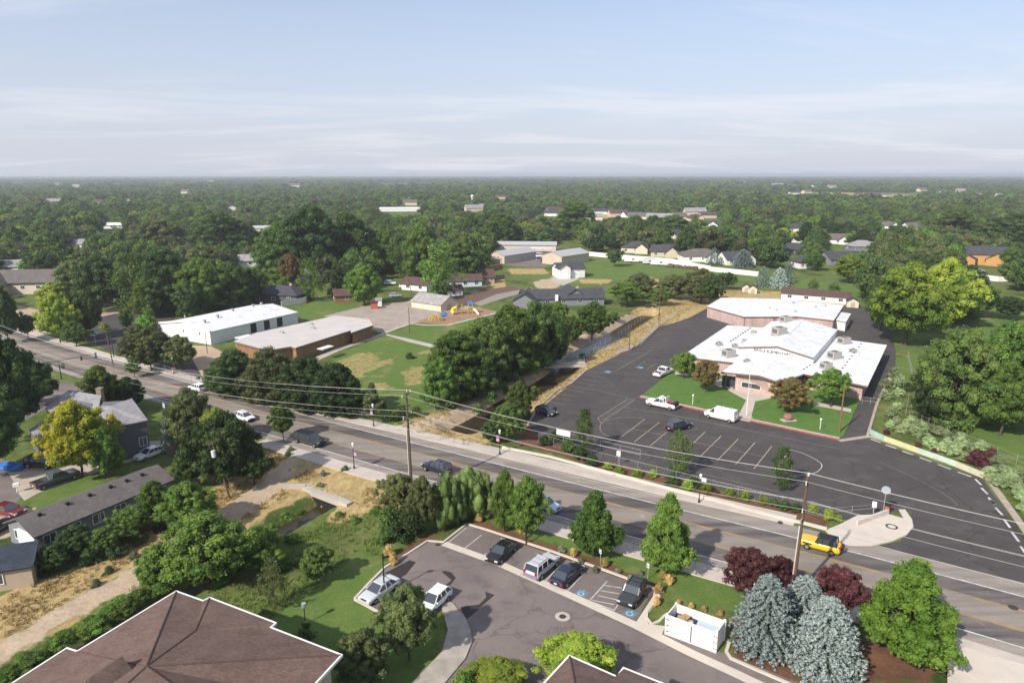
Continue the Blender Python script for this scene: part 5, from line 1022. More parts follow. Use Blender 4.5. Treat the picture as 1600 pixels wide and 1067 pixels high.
def car(kind,pm,label,cat,px,py,deg,group=None,z=.03,name='parked_car',glassback=True):
    L,W,hz,dz,bz,tz,(gr,gt,ft,fb)=SPEC[kind]; x,y=P(px,py); e=thing(name,label,cat,(x,y,z),R(deg),group)
    big=kind in('suv','offroad','pickup','van','covered_pickup','boxy'); zb=.32 if big else .22; wr=.36 if big else .31
    st=[(-L/2,.80,zb+.18,dz-.22),(-L/2+.10,.93,zb+.04,dz-.04),(-L/2+.5,1.0,zb,dz),(gr,1,zb,bz),(0,1,zb,bz),(fb,1,zb,max(hz,bz-.04)),(L/2-.75,1,zb,hz),(L/2-.2,.95,zb+.03,hz-.09),(L/2-.02,.82,zb+.12,hz-.26)]
    if kind=='van': st[-3]=(L/2-.75,1,zb,hz-.08)
    if kind in('offroad','boxy','pickup','covered_pickup'): st[-2]=(L/2-.12,.96,zb+.03,hz-.04); st[-1]=(L/2,.92,zb+.1,hz-.12)
    if kind=='pickup': st[0]=(-L/2,.95,zb+.1,dz-.02)
    vs=[];fs=[];K_=9
    st=sorted(st)
    for (sx_,kw,z0,z1) in st:
        w=W/2*kw
        for (a,b_) in ((-.86,0),(-1,.3),(-1,.78),(-.9,1),(0,1.02),(.9,1),(1,.78),(1,.3),(.86,0)): vs.append((sx_,w*a,z0+(z1-z0)*b_))
    n=len(st)
    for i in range(n-1):
        for j in range(K_): a=i*K_+j;b_=i*K_+(j+1)%K_; fs.append((a,b_,b_+K_,a+K_))
    fs+= [tuple(range(K_)),tuple(range((n-1)*K_,n*K_))[::-1]]
    MB().add(vs,fs).build('body',pm,e)
    wb,wt=W/2*.93,W/2*(.74 if not big else .84)
    if kind=='van': wt=W/2*.88
    g=[(gr,-wb,bz-.02),(fb,-wb,bz-.02),(fb,wb,bz-.02),(gr,wb,bz-.02),(gt,-wt,tz-.05),(ft,-wt,tz-.05),(ft,wt,tz-.05),(gt,wt,tz-.05)]
    bf=[(4,5,6,7),(0,1,5,4),(1,2,6,5),(2,3,7,6),(3,0,4,7)]
    if kind=='van':
        MB().add([(gr,-wb,bz-.02),(.9,-wb,bz-.02),(.9,wb,bz-.02),(gr,wb,bz-.02),(gt,-wt,tz-.02),(.9,-wt,tz-.02),(.9,wt,tz-.02),(gt,wt,tz-.02)],[(4,5,6,7),(0,1,5,4),(2,3,7,6),(3,0,4,7)]).build('cargo_body',pm,e)
        g=[(v[0] if v[0]>0 else .9,v[1],v[2]) for v in g]
    MB().add(g,bf).build('windows',GLASS,e)
    top=TRIM if kind in('offroad','covered_pickup') else pm
    r=MB(); gt2=gt if kind!='van' else gt; r.add([(gt2,-wt*1.02,tz-.06),(ft,-wt*1.02,tz-.06),(ft,wt*1.02,tz-.06),(gt2,wt*1.02,tz-.06),(gt2+.12,-wt*.9,tz),(ft-.12,-wt*.9,tz),(ft-.12,wt*.9,tz),(gt2+.12,wt*.9,tz)],[(4,5,6,7),(0,1,5,4),(1,2,6,5),(2,3,7,6),(3,0,4,7),(3,2,1,0)]); ro=r.build('roof',top,e)
    if kind in('suv','boxy'):
        rk=MB()
        for s in (-1,1): rk.tube((gt+.15,s*wt*.85,tz+.05),(ft-.25,s*wt*.85,tz+.05),.03,n=6)
        for q in (.25,.6): rk.box((gt+(ft-gt)*q,0,tz+.05),(.05,wt*1.7,.03))
        rk.build('roof_rack',RIMM if kind=='suv' else TRIM,ro)
    pl=MB()
    for s in (-1,1):
        for a,b_ in (((gr,bz-.03),(gt,tz-.06)),((fb,bz-.03),(ft,tz-.06)),((min(.1,ft-.5),bz-.03),(min(.05,ft-.5),tz-.06)),((gr*.55,bz-.03),(gt*.6,tz-.06))):
            if kind=='van' and a[0]<0: continue
            pl.tube((a[0],s*wb*1.0,a[1]),(b_[0],s*wt*1.01,b_[1]),.045 if not big else .055,n=5)
    pl.build('pillars',top if kind=='offroad' else pm,e)
    wx=L/2-.85 if kind not in('sedan','hatch') else L/2-.82
    for sx_ in (-wx+.05,wx):
        for s in (-1,1):
            wl_=MB().tube((sx_,s*(W/2-.2),wr),(sx_,s*(W/2+.025),wr),wr,n=16).build('wheel',BLACK,e); MB().tube((sx_,s*(W/2),wr),(sx_,s*(W/2+.035),wr),wr*.6,n=10).build('rim',RIMM,wl_)
    for s in (-1,1):
        MB().box((L/2-.10,s*W*.36,hz-.24),(.22,.34,.16)).build('headlight',LAMPM,e); MB().box((-L/2+.08,s*W*.38,dz-.26 if not big else dz-.15),(.2,.24,.2 if not big else .36)).build('taillight',TAILM,e)
        MB().box((fb-.25,s*(W/2+.07),bz+.06),(.12,.16,.12)).build('wing_mirror',TRIM if big else pm,e)
    MB().box((L/2-.03,0,zb+.2),(.14,W*.88,.22)).build('bumper',TRIM if kind!='sedan' else pm,e); MB().box((L/2-.06,0,hz-.25),(.12,W*.40,.14)).build('grille',TRIM,e)
    MB().box((-L/2-.005,0,zb+.38),(.04,.36,.14)).build('number_plate',PLATE,e)
    if kind=='pickup':
        MB().box((-1.72,0,dz+.01),(1.95,W*.78,.05)).build('load_bed',TRIM,e)
    if kind=='offroad':
        MB().tube((-L/2-.05,0,1.0),(-L/2-.3,0,1.0),.38,n=16).build('spare_wheel',BLACK,e); MB().box((L/2+.08,0,.55),(.2,1.6,.2)).build('front_bar',TRIM,e)
        for s in (-1,1): MB().box((wx,s*(W/2+.02),.86),(.95,.28,.08)).build('wheel_arch',TRIM,e)
    return e
PM=dict(silver=paint('paint_silver',(.48,.50,.53)),white=paint('paint_white',(.78,.78,.78)),black=paint('paint_black',(.012,.012,.014)),navy=paint('paint_navy',(.012,.018,.035)),grey=paint('paint_grey',(.075,.080,.085)),yellow=paint('paint_yellow',(.72,.46,.01)),purple=paint('paint_greyed_purple',(.22,.20,.27)),dkgrey=paint('paint_dark_grey',(.035,.038,.042)),ice=paint('paint_ice_blue',(.42,.55,.62)),red=paint('paint_red',(.15,.012,.018)),sand=paint('paint_sand',(.45,.40,.33)))
def ang(a,b_): 
    p,q=P(*a),P(*b_); return math.degrees(math.atan2(q[1]-p[1],q[0]-p[0]))
car('sedan',PM['silver'],'silver sedan with its nose to the lawn, below the car park lamp','car',594,928,ang((620,908),(570,942)))
car('hatch',PM['white'],'white hatchback half hidden behind the leafy tree on the island','car',679,945,ang((690,938),(655,970)))
car('sedan',PM['black'],'black sedan parked nose out in the row by the junipers','car',784,868,ang((800,852),(768,880)))
e=car('suv',PM['silver'],'silver and purple people carrier with roof rails in the car park row','car',847,892,ang((828,908),(866,876)))
MB().box((-2.39,0,.62),(.06,1.72,.42)).build('tailgate_lower',PM['purple'],e)
car('sedan',PM['navy'],'dark navy sedan parked nose in beside the empty wheelchair bay','car',886,904,ang((868,920),(905,888)))
car('boxy',PM['dkgrey'],'boxy dark grey off-roader standing nose out in the striped bay','car',988,936,ang((1003,915),(972,955)))
car('offroad',PM['yellow'],'bright yellow off-roader with a black top driving on the road','off-roader',1281,858,ang((1310,868),(1246,851))+180-180,name='moving_car')
car('covered_pickup',PM['dkgrey'],'dark pickup with a covered bed driving past the street tree','pickup truck',484,693,ang((466,692),(505,703)),name='moving_car')
car('hatch',PM['white'],'white car on the road just right of the dark roadside trees','car',383,656,ang((370,650),(400,660)),name='moving_car')
car('hatch',PM['white'],'white car on the road before the school gate at left','car',309,610,ang((330,617),(296,607)),name='moving_car')
e=car('suv',PM['navy'],'dark blue estate car on the near lane behind the junipers','car',683,737,ang((700,745),(660,731)),name='moving_car')
car('sedan',PM['ice'],'pale ice-blue car emerging from behind the green tree on the road','car',850,793,ang((835,786),(870,799)),name='moving_car')
e=car('pickup',PM['white'],'white service pickup with red gear on its bed, by the red kerb','pickup truck',1034,636,ang((1060,642),(1012,632)),name='parked_truck')
MB().box((-1.9,.2,1.35),(1.1,1.2,.35)).build('red_cargo',PM['red'],e); MB().box((-1.0,0,1.75),(.1,1.7,.9)).build('ladder_rack',WHITE,e); MB().box((-2.7,0,1.1),(.5,1.7,.7)).build('rear_gear',TRIM,e); MB().box((.1,0,2.0),(.5,1.2,.12)).build('light_bar',WHITE,e)
e=car('van',PM['white'],'white cargo van with ladder bars on the roof, by the red kerb','van',1126,655,ang((1146,659),(1102,649)),name='parked_van')
for q in (-1.6,0): MB().box((q,0,2.2),(.08,1.5,.1)).build('roof_bar',WHITE,e)
car('pickup',PM['white'],'white pickup parked by the round tree at the top of the lawn','pickup truck',1036,586,ang((1024,590),(1048,580)),name='parked_truck')
car('suv',PM['navy'],'dark blue car in the middle of the school car park, behind the slim tree','car',1060,671,ang((1046,676),(1074,668)))
car('hatch',PM['dkgrey'],'dark car with red lamps under the trees at the lot edge','car',853,647,ang((845,645),(862,650)))
car('sedan',PM['white'],'white sedan with a ticked body parked along the grey house','car',236,713,ang((252,706),(220,718)))
e=car('pickup',PM['grey'],'dark grey pickup with a black cover on the house driveway','pickup truck',88,755,ang((70,760),(105,748)),name='parked_truck')
car('suv',PM['black'],'black off-roader parked in front of the garage','car',66,729,ang((52,728),(80,730)))
car('sedan',PM['red'],'dark red car parked at the end of the long grey home','car',12,803,ang((5,800),(40,806)))
car('sedan',PM['navy'],'blue car at the left frame edge beside the red one','car',-4,830,80)
for i,(px,py,d,c_,l) in enumerate([(618,464,20,'silver','silver car beside the red shed yard'),(632,449,60,'white','white van-like car by the white cottage'),(645,452,20,'black','black car by the white cottage'),(848,409,90,'black','dark vehicle under the small carport'),(300,497,10,'silver','pale car half hidden at the white hall corner'),(610,445,0,'white','white car behind the green tree in the yards'),(1530,425,0,'silver','car parked below the orange house'),(1510,430,30,'white','white car in front of the orange house')]): car('suv' if i%2 else 'hatch',PM[c_],l,'car',px,py,d)
# trailers by the white fence
for px,py,L,h,m_,l in [(987,410,7,2.8,'white','white travel trailer with dark stripes before the fence, leftmost'),(1014,413,6,2.6,'silver','grey box trailer before the white fence'),(1030,415,8,2.4,'white','low white camper trailer before the fence')]:
    x,y=P(px,py); e=thing('trailer',l,'trailer',(x,y,0),R(-12)); b_=MB(); b_.box((0,0,.5+h/2),(L,2.4,h-.2),taper=.96); b_.build('trailer_body',PM[m_],e)
    for s in (-1,1): MB().tube((0,s*1.0,.38),(0,s*1.26,.38),.38,n=12).build('wheel',BLACK,e)
    MB().box((L/2+.6,0,.5),(1.4,.15,.12)).build('tow_bar',TRIM,e); MB().box((L*.1,-1.19,1.7),(1.2,.06,.7)).build('window',GLASS,e)
for i in range(6):
    x,y=P(1045+i*8,417+i*.8); b_=MB(); rr=random.Random(i)
    for k in range(7): b_.box((x+rr.uniform(-1.5,1.5),y+rr.uniform(-1.5,1.5),rr.uniform(.3,.9)),(rr.uniform(.6,2),rr.uniform(.5,1.2),rr.uniform(.3,1.2)),rr.uniform(0,3))
    tag(b_.build('scrap_pile',mat('rusty_metal',(.16,.11,.09),.8,noise=.4,nscale=1)),'brownish heap of stored equipment behind the trailers','equipment','stored equipment heaps')
# ================================================================ POLES AND WIRES
def wire(mb,a,b_,sag=.8,r=.022,n=14):
    pts=[Vector(a).lerp(Vector(b_),i/n)-Vector((0,0,sag*4*(i/n)*(1-i/n))) for i in range(n+1)]; mb.path(pts,r,4)
wd_=Vector((math.cos(R(-31)),math.sin(R(-31)),0)); nr=Vector((-wd_.y,wd_.x,0))
def bigpole(x,y,h,label,lean=0,trans=True,arms=((.3,1.5),(3.2,1.5)),group='utility poles along the road'):
    e=thing('utility_pole',label,'utility pole',(x,y,0),0,group); MB().tube((0,0,0),(lean,0,h),.21,.13,10).build('pole',WOOD,e); pts=[]
    for dz,w_ in arms:
        k=(h-dz)/h; cr_=MB(); c_=Vector((lean*k,0,h-dz)); a=c_-nr*w_*.55+Vector((0,0,-.25)); b_=c_+nr*w_*.55; cr_.tube(a,c_,.07,n=6); cr_.tube(c_,b_,.07,n=6); cr_.build('crossarm',WOOD,e)
        for q in (a,b_,c_+nr*.12+Vector((0,0,.25))):
            s_=MB(); s_.tube(q,q+Vector((0,0,.3)),.06,.04,6); s_.ball(q+Vector((0,0,.33)),.08,6,4); s_.build('insulator',mat('porcelain',(.62,.62,.6),.3),e); pts.append(Vector((x,y,0))+q+Vector((0,0,.36)))
    if trans:
        t_=MB(); t_.tube((lean*.6-.05,.1,h-4.1),(lean*.6-.05,.1,h-4.2),.02); c_=Vector((lean*.65,0,h-4.4)); t_.tube(c_-nr*1.1,c_+nr*1.1,.06,n=6); 
        for q in (-1,-.6,.6,1): t_.tube(c_+nr*q,c_+nr*q+Vector((0,0,.25)),.05,n=6)
        t_.build('lower_arm',GALV,e)
    MB().tube((-.24,-.12,0),(lean*.6-.22,-.12,h*.62),.06,n=6).build('conduit',mat('conduit_white',(.55,.55,.53),.6),e); return pts
def pole2(px,base,top,label,r=.14,arm=None,lean=0,m=WOOD,name='utility_pole',cat='utility pole'):
    x,y=P(px,base); h=HT(px,base,top); e=thing(name,label,cat,(x,y,0)); MB().tube((0,0,0),(lean,0,h),r,r*.65,8).build('pole',m,e)
    if arm:
        a=MB(); 
        for dz,w_ in arm:
            a.tube((lean-w_/2,0,h-dz),(lean+w_/2,.2,h-dz),.06,n=6)
            for k in (-1,-.4,.4,1): a.tube((lean+k*w_/2,.1,h-dz),(lean+k*w_/2,.1,h-dz+.3),.05,n=6)
        a.build('crossarm',WOOD,e)
    return e
pA=bigpole(-13.55,84.9,14.4,'tall wooden utility pole with two crossarms standing over the olive shrubs near the middle',lean=-.25)
pB=bigpole(28.35,61.1,13.6,'tall wooden utility pole rising behind the blue spruces on the right',lean=.3)
pE=bigpole(72.0,36.5,13.6,'next wooden utility pole of the line, beyond the right edge')
pole2(177,571,504,'thin wooden utility pole at the junction by the green signal',.13,((.4,1.6),),-.7)
pF=bigpole(-122,151,11,'farthest utility pole of the line at the left edge',trans=False)
for ps,qs,l,sg in ((pA,pB,'overhead wires between the middle pole and the right pole',.9),(pB,pE,'overhead wires from the right pole out of the frame',.9),(pF,pA,'overhead wires from the middle pole to the far left pole',4.0)):
    e=thing('overhead_wires',l,'wires',(0,0,0),0,'power lines')
    for a,b_ in list(zip(ps,qs))+[(ps[3]+Vector((.2,0,-1.6)),qs[3]+Vector((.2,0,-1.6)))]:
        w=MB(); wire(w,a,b_,sg,.014); w.build('wire',mat('wire_alu',(.55,.53,.50),.5,.2),e)
e=pole2(359,778,688,'leaning wooden pole with a white transformer in front of the dark roadside tree',.15,((.5,1.6),),-1.6); xx,yy=P(359,778); hh=HT(359,778,688); MB().tube((-1.35,-.3,hh-2.2),(-1.4,-.3,hh-1.3),.28,n=12).build('transformer',mat('transformer_white',(.6,.6,.6),.4),e)
pole2(1029,509,455,'wooden pole with crossarms at the dry canal slope',.16,((.3,2.6),(1.3,2.4)),m=WOOD)
pole2(983,547,507,'slim wooden pole on the dry slope by the corner of the car park',.12)
e=pole2(794,590,563,'short wide-armed pole with transformers on the canal path',.14,((.2,3.4),)); MB().tube((.4,-.2,2.6),(.4,-.2,3.6),.25,n=10).build('transformer',GALV,e)
pole2(640,520,480,'slim pole standing in the playing field grass',.12); pole2(644,462,395,'bare grey pole among the poplars behind the tan shed',.14,lean=-3)
pole2(1311,676,598,'reddish brown wooden pole at the right end of the school lawn',.15,m=mat('pole_red_wood',(.25,.12,.07),.9,noise=.3,nscale=2)); pole2(1239,463,428,'bare pale pole behind the portable classroom',.16)
pole2(1398,415,385,'wooden pole in the far right neighbourhood',.2,((.5,2.5),)); pole2(324,552,518,'dark thin pole at the corner of the white hall',.1); pole2(1389,418,397,'shorter pole beside the far right pole',.2)
pole2(579,690,640,'thin bare post at the hedge',.05) if False else None
# flagpole, street lamps
e=pole2(1166,651,560,'white flagpole at the foot of the school path','r' and .06,m=WHITE,name='flagpole',cat='flagpole'); MB().box((0,-.3,.12),(1.6,1.2,.24)).build('footing',CONC,e)
def lamp(px,base,label,ban=True,h=3.9,side=1):
    x,y=P(px,base); e=thing('street_lamp',label,'street lamp',(x,y,.14),R(-31),'street lamps along the road'); m_=MB(); m_.tube((0,0,0),(0,0,.5),.17,.1,8); m_.tube((0,0,.5),(0,0,h-.5),.07,.05,8); m_.build('lamp_post',DKMET,e)
    g_=MB(); g_.tube((0,0,h-.5),(0,0,h-.35),.13,n=8); g_.ball((0,0,h-.1),.2,8,6,1.3); g_.build('lamp_globe',mat('globe_white',(.68,.68,.66),.3),e)
    if ban:
        b_=MB().box((side*.36,0,h-1.35),(.5,.03,1.05)).build('banner',mat('banner_red',(.42,.10,.10),.7),e); MB().box((side*.36,-.02,h-1.05),(.5,.025,.4)).build('banner_blue_field',mat('banner_blue',(.10,.13,.30),.7),b_)
        s_=MB(); 
        for k in (0,1,2): s_.box((side*.36,-.022,h-1.45-.15*k),(.5,.02,.06))
        s_.build('banner_stripes',mat('banner_white',(.6,.55,.55),.7),b_)
    return e
for px,py,l,b_,s in [(553.5,733,'lamp post with a flag banner on the near pavement above the dry grass',1,1),(584,667,'lamp post with a flag banner beside the trimmed hedge',1,-1),(781,711,'lamp post with a flag banner left of the planting strip',1,-1),(1092,786,'lamp post with a white sign on the far pavement below the oval marking',0,1),(452,630,'lamp post on the far pavement in front of the dark trees',0,1),(236,574,'lamp post near the left school car park',0,1),(272,585,'lamp post with a red planter at its foot, left',0,1),(348,603,'lamp post by the school gate',0,1),(203,555,'first lamp post right of the junction',0,1)]:
    lamp(px,py,l,b_,side=s)
x,y=P(1092,786); MB().box((.45,0,3.3),(.6,.06,.5)).build('sign_plate',WHITE,[o for o in bpy.data.objects if o.get('label','').startswith('lamp post with a white sign')][0])
for px,base,top,l in [(601,930,866,'tall black car park lamp beside the silver sedan'),(822,850,790,'tall thin lamp pole inside the green tree')]:
    x,y=P(px,base); h=HT(px,base,top); e=thing('car_park_lamp',l,'lamp',(x,y,0),R(20)); MB().tube((0,0,0),(0,0,h),.08,.06,8).build('pole',BLACK,e); MB().box((.35,0,h-.35),(.6,.3,.12)).build('lamp_head',BLACK,e)
x,y=P(477,975); e=thing('path_lamp','small metal path light with a pale head on the lawn','path light',(x,y,0)); MB().tube((0,0,0),(0,0,1.9),.06).build('post',DKMET,e); MB().tube((0,0,1.9),(0,0,2.3),.2,.24,8).build('lamp_head',GALV,e)
for px,py,l in [(1082,633,'white globe light on the school lawn behind the pickup'),(1281,672,'white globe light at the right of the school lawn')]:
    x,y=P(px,py); e=thing('lawn_light',l,'lawn light',(x,y,.1)); MB().tube((0,0,0),(0,0,1.7),.05).build('post',WHITE,e); MB().ball((0,0,1.85),.2).build('globe',MATS['globe_white'],e)
# signs
def sign(px,base,h,w_,hh,m_,label,name='sign',rz=R(-31),post=GALV,off=0):
    x,y=P(px,base); e=thing(name,label,'sign',(x,y,.02),rz); MB().tube((0,0,0),(0,0,h),.04,n=6).build('post',post,e); p_=MB().box((off,-.06,h-hh/2),(w_,.03,hh)).build('sign_plate',m_,e); return e
sign(880,700,3.0,2.4,.9,WHITE,'white rectangular sign on the fence of the planting strip'); sign(966,728,2.4,.6,.8,WHITE,'small white sign on the strip fence, middle')
for px,py,l in ((938,882,'small white wheelchair sign at the head of the empty bay'),(1012,905,'small white wheelchair sign in front of the boxy off-roader')):
    e=sign(px,py,1.9,.32,.5,WHITE,l,rz=R(-50)); MB().box((0,-.085,1.62),(.16,.02,.2)).build('sign_symbol',mat('sign_blue',(.05,.12,.3),.6),e)
e=sign(1379,806,3.6,.1,.1,GALV,'round sign seen from behind on the corner pavement'); MB().tube((0,-.03,3.55),(0,.03,3.55),.52,n=20).build('sign_disc',mat('sign_back',(.30,.35,.38),.4),e)
e=sign(135,541,2.6,.1,.1,GALV,'yellow school crossing sign beside the junction'); MB().add([(-.75,-.08,2.6),(0,-.08,1.85),(.75,-.08,2.6),(.4,-.08,3.3),(-.4,-.08,3.3),(-.75,-.04,2.6),(0,-.04,1.85),(.75,-.04,2.6),(.4,-.04,3.3),(-.4,-.04,3.3)],[(0,1,2,3,4),(9,8,7,6,5),(0,5,6,1),(1,6,7,2),(2,7,8,3),(3,8,9,4),(4,9,5,0)]).build('sign_face',mat('sign_yellow',(.55,.70,.02),.5),e)
sign(150,540,3.6,2.2,.7,mat('sign_green',(.02,.16,.09),.5),'green street name sign at the junction'); sign(283,660,2.8,.5,.8,WHITE,'small white sign on the near side of the road at left') if False else sign(259,655,3,.6,.9,mat('sign_blue_pale',(.4,.5,.6),.5),'blue-white sign by the road left of the dark tree')
sign(1364,806,2.0,.5,.8,WHITE,'white notice on the fence at the corner pavement')
e=thing('litter_bin','red-brown bin with a black top at the corner pavement','bin',(*P(1384,803),.14)); MB().tube((0,0,0),(0,0,1.0),.3,.34,12).build('bin_body',mat('bin_red',(.38,.12,.07),.7),e); MB().ball((.1,0,1.3),.45,10,6,.6).build('bin_top',BLACK,e)
# traffic signals
def signal(px,base,h,arm,label,rz):
    x,y=P(px,base); e=thing('traffic_signal',label,'traffic signal',(x,y,.05),rz); m_=MB(); m_.tube((0,0,0),(0,0,h),.13,.1,8); m_.build('mast',DKMET,e); 
    a=MB(); a.tube((0,0,h-.8),(arm,0,h-.1),.08,.05,6); a.build('mast_arm',DKMET,e)
    for k in (.72,.98):
        hd=MB().box((arm*k,0,h-.8+.7*k-.3),(.34,.3,1.0)).build('signal_head',mat('signal_yellowish',(.05,.05,.04),.5),e); l_=MB()
        for j in (-.3,0,.3): l_.tube((arm*k+.17,0,h-.8+.7*k-.3+j),(arm*k+.2,0,h-.8+.7*k-.3+j),.1,n=10)
        l_.build('signal_lens',mat('lens_dark',(.12,.03,.02),.3),hd)
signal(68,605,5.6,10,'traffic signal mast with an arm reaching over the road at left',R(35)); signal(178,558,5.2,.9,'traffic signal post with a green backplate at the school corner',R(200)); signal(96,592,3.2,.8,'short pedestrian signal at the near corner of the junction',R(10))
for px,py,l in [(273,583,'red flower tub'),(222,566,'red planter by the first street tree'),(325,596,'reddish planter by the gate')]:
    e=thing('planter',l+' on the far pavement','planter',(*P(px,py),.14)); MB().tube((0,0,0),(0,0,.6),.35,.45,10).build('tub',CONC,e); MB().ball((0,0,.85),.5,8,6,.7).build('flowers',LM['plum'] if False else mat('red_flowers',(.45,.06,.05),.8,noise=.6,nscale=6,col2=(.05,.12,.03)),e)
x,y=P(1231,657); e=thing('memorial_rock','reddish boulder with a base stone on the school lawn','boulder',(x,y,.12)); g=MB(); g.ball((0,0,.55),.85,9,6,.75); g.box((.1,0,.5),(1.3,.7,1.0),.3,.7); g.build('rock',mat('red_rock',(.32,.16,.13),.9,noise=.4,nscale=2),e); MB().box((0,-.2,.05),(2.6,1.3,.14),.2).build('slab',CONC,e)
# ================================================================ WALLS AND FENCES
def fence(pts,h,label,kind='chain',post_every=3.0,name=None,group=None,z=0):
    q=[Vector((*P(*p_),z)) for p_ in pts]; o=q[0].copy(); e=thing(name or {'chain':'chainlink_fence','white':'vinyl_fence','wood':'wooden_fence','rail':'guard_rail'}[kind],label,'fence',tuple(o),0,group); pm_=MB(); rm=MB(); wm_=MB()
    for a,b_ in zip(q,q[1:]):
        a=a-o;b_=b_-o; l=(b_-a).length; n=max(1,round(l/post_every)); u=(b_-a)/l; rz=math.atan2(u.y,u.x)
        for i in range(n+1): p_=a.lerp(b_,i/n); (pm_.tube(p_,p_+Vector((0,0,h+.05)),.026 if kind!='white' else .09,n=6))
        c=(a+b_)/2
        if kind in('chain','rail'):
            rm.tube(a+Vector((0,0,h)),b_+Vector((0,0,h)),.014,n=5); 
            if kind=='chain':
                rm.tube(a+Vector((0,0,.1)),b_+Vector((0,0,.1)),.012,n=4); k=int(l/.4)
                for i in range(k):
                    p_=a.lerp(b_,i/k); r_=a.lerp(b_,min(1,(i+h/.4*.5)/k)); rm.tube(p_,p_.lerp(r_+Vector((0,0,h)),1),.006,n=3); rm.tube(r_,p_+Vector((0,0,h)),.006,n=3)
            else: rm.tube(a+Vector((0,0,h*.5)),b_+Vector((0,0,h*.5)),.02,n=5)
        elif kind=='bars':
            pass
        else: wm_.box((c.x,c.y,h/2),(l,.06,h),rz); rm.box((c.x,c.y,h+.03),(l,.12,.08),rz)
    m_=GALV if kind in('chain','rail') else (mat('vinyl_white',(.74,.70,.66),.6,noise=.08,nscale=.3) if kind=='white' else mat('fence_wood',(.28,.19,.11),.9,noise=.3,nscale=1))
    pm_.build('posts',m_,e); rm.build('mesh' if kind=='chain' else 'rail',m_,e)
    if wm_.v: wm_.build('panel',m_,e)
    return e
fence([(903,398),(950,403)],2.2,'white vinyl fence behind the storage yard, left of the round dark tree','white',5); fence([(958,404),(1050,412),(1110,424)],2.3,'long white vinyl fence in front of the row of houses','white',5)
fence([(1110,424),(1185,432)],2.0,'white fence below the blue spruces','white',5); fence([(1500,433),(1560,440),(1600,440)],2.0,'white fence below the orange house','white',5); fence([(440,480),(478,473),(480,471)],1.9,'white fence at the end of the white hall','white',4)
fence([(745,428),(785,419)],1.9,'brown wooden fence left of the storage buildings','wood',4); fence([(757,444),(788,434)],1.4,'dark low fence behind the garden','wood',4)
fence([(966,552),(1000,540),(1035,505),(1056,494)],1.8,'chain-link fence along the upper school car park','chain',group=None); fence([(838,575),(968,545)],1.5,'chain-link fence from the footbridge to the car park corner','chain')
fence([(905,560),(960,530),(1010,497),(1040,485)],1.4,'old wire fence on the canal bank','rail'); fence([(842,690),(940,722),(1120,768),(1295,810)],1.5,'chain-link fence between the school car park and the planting strip','chain')
fence([(240,577),(300,598),(420,625),(520,648),(590,664)],1.8,'chain-link fence between the far pavement and the dark trees','chain'); fence([(590,664),(700,640)],1.5,'chain-link fence beside the canal track corner','chain')
fence([(1415,650),(1425,590),(1418,560)],1.6,'wire fence under the huge spreading tree','rail'); fence([(1420,655),(1500,690),(1620,740)],1.6,'wire fence behind the pale rounded shrubs','rail')
fence([(1297,806),(1364,800)],1.1,'pale pipe railing along the driveway edge','rail',2.5); fence([(858,818),(990,858),(1120,895)],.9,'thin railing between the near pavement and the lawn','rail',2.2)
fence([(1347,631),(1372,634)],1.4,'white gate across the side drive of the school','rail',1.2); fence([(480,765),(512,775),(548,792)],1.0,'thin railing on top of the canal culvert','rail',1.5,z=.45); fence([(880,690),(1000,718)],1.6,'chain-link fence behind the dark shrubs','rail')
fence([(110,868),(190,838),(250,822)],1.4,'dark fence below the trees at the long grey home','wood',3); fence([(262,712),(330,690)],1.5,'grey board fence beyond the white sedan','wood',3)
# low retaining walls
w=MB(); strip(w,PP([(785,701),(860,716),(1010,756),(1200,806),(1292,829)]),0,.25,.14,.5); tag(w.build('retaining_kerb',mat('wall_concrete',(.55,.50,.44),.9,noise=.15,nscale=.8)),'long low pale concrete kerb wall behind the far pavement','wall')
w=MB(); strip(w,PP([(1338,822),(1387,804)]),-.1,.15,.14,.8); tag(w.build('retaining_kerb',MATS['wall_concrete']),'short pale concrete wall at the corner pavement','wall')
cols=[(.36,.50,.44),(.58,.56,.30),(.50,.58,.50),(.58,.55,.42)]
ps=z5(1300,590,5.333,[(320,470),(437,525),(712,625),(1028,738),(1262,835)])
for i in range(4):
    w=MB(); strip(w,PP(ps[i:i+2]),0,.16,0,.85); tag(w.build('painted_wall',mat('wall_paint_%s'%['mint','yellow','sage','cream'][i],cols[i],.8,noise=.25,nscale=.7)),['mint green','pale yellow','pale sage','cream'][i]+' section of the low painted wall along the driveway','wall','painted low wall sections')
# trash enclosure
A_,B_,C_=(Vector((*P(*q),0)) for q in ((1040,990),(1117,1019),(1130,1000))); D_=A_+(C_-B_); o=B_.copy(); e=thing('bin_enclosure','white panelled enclosure with an open top and two gates around the dumpsters','bin enclosure',tuple(o)); h=HT(1117,1019,988)
A_,B_,C_,D_=(v-o for v in (A_,B_,C_,D_)); print('ENC',h,(A_-B_).length,(C_-B_).length)
def panel(a,b_,nm,t_=.12):
    c=(a+b_)/2; u=b_-a; m_=MB(); m_.box((c.x,c.y,h/2+.02),(u.length,t_,h),math.atan2(u.y,u.x)); return m_.build(nm,MATS['vinyl_white'] if 'vinyl_white' in MATS else WHITE,e)
M_=(A_+B_)/2; u_=(B_-A_).normalized()*.04
g1=panel(A_+u_,M_-u_,'gate'); g2=panel(M_+u_,B_-u_,'gate'); panel(B_,C_,'side_panel'); panel(C_,D_,'back_panel'); panel(D_,A_,'side_panel')
for v in (A_,M_,B_,C_,D_): MB().box((v.x,v.y,h/2+.08),(.2,.2,h+.12)).build('post',WHITE,e)
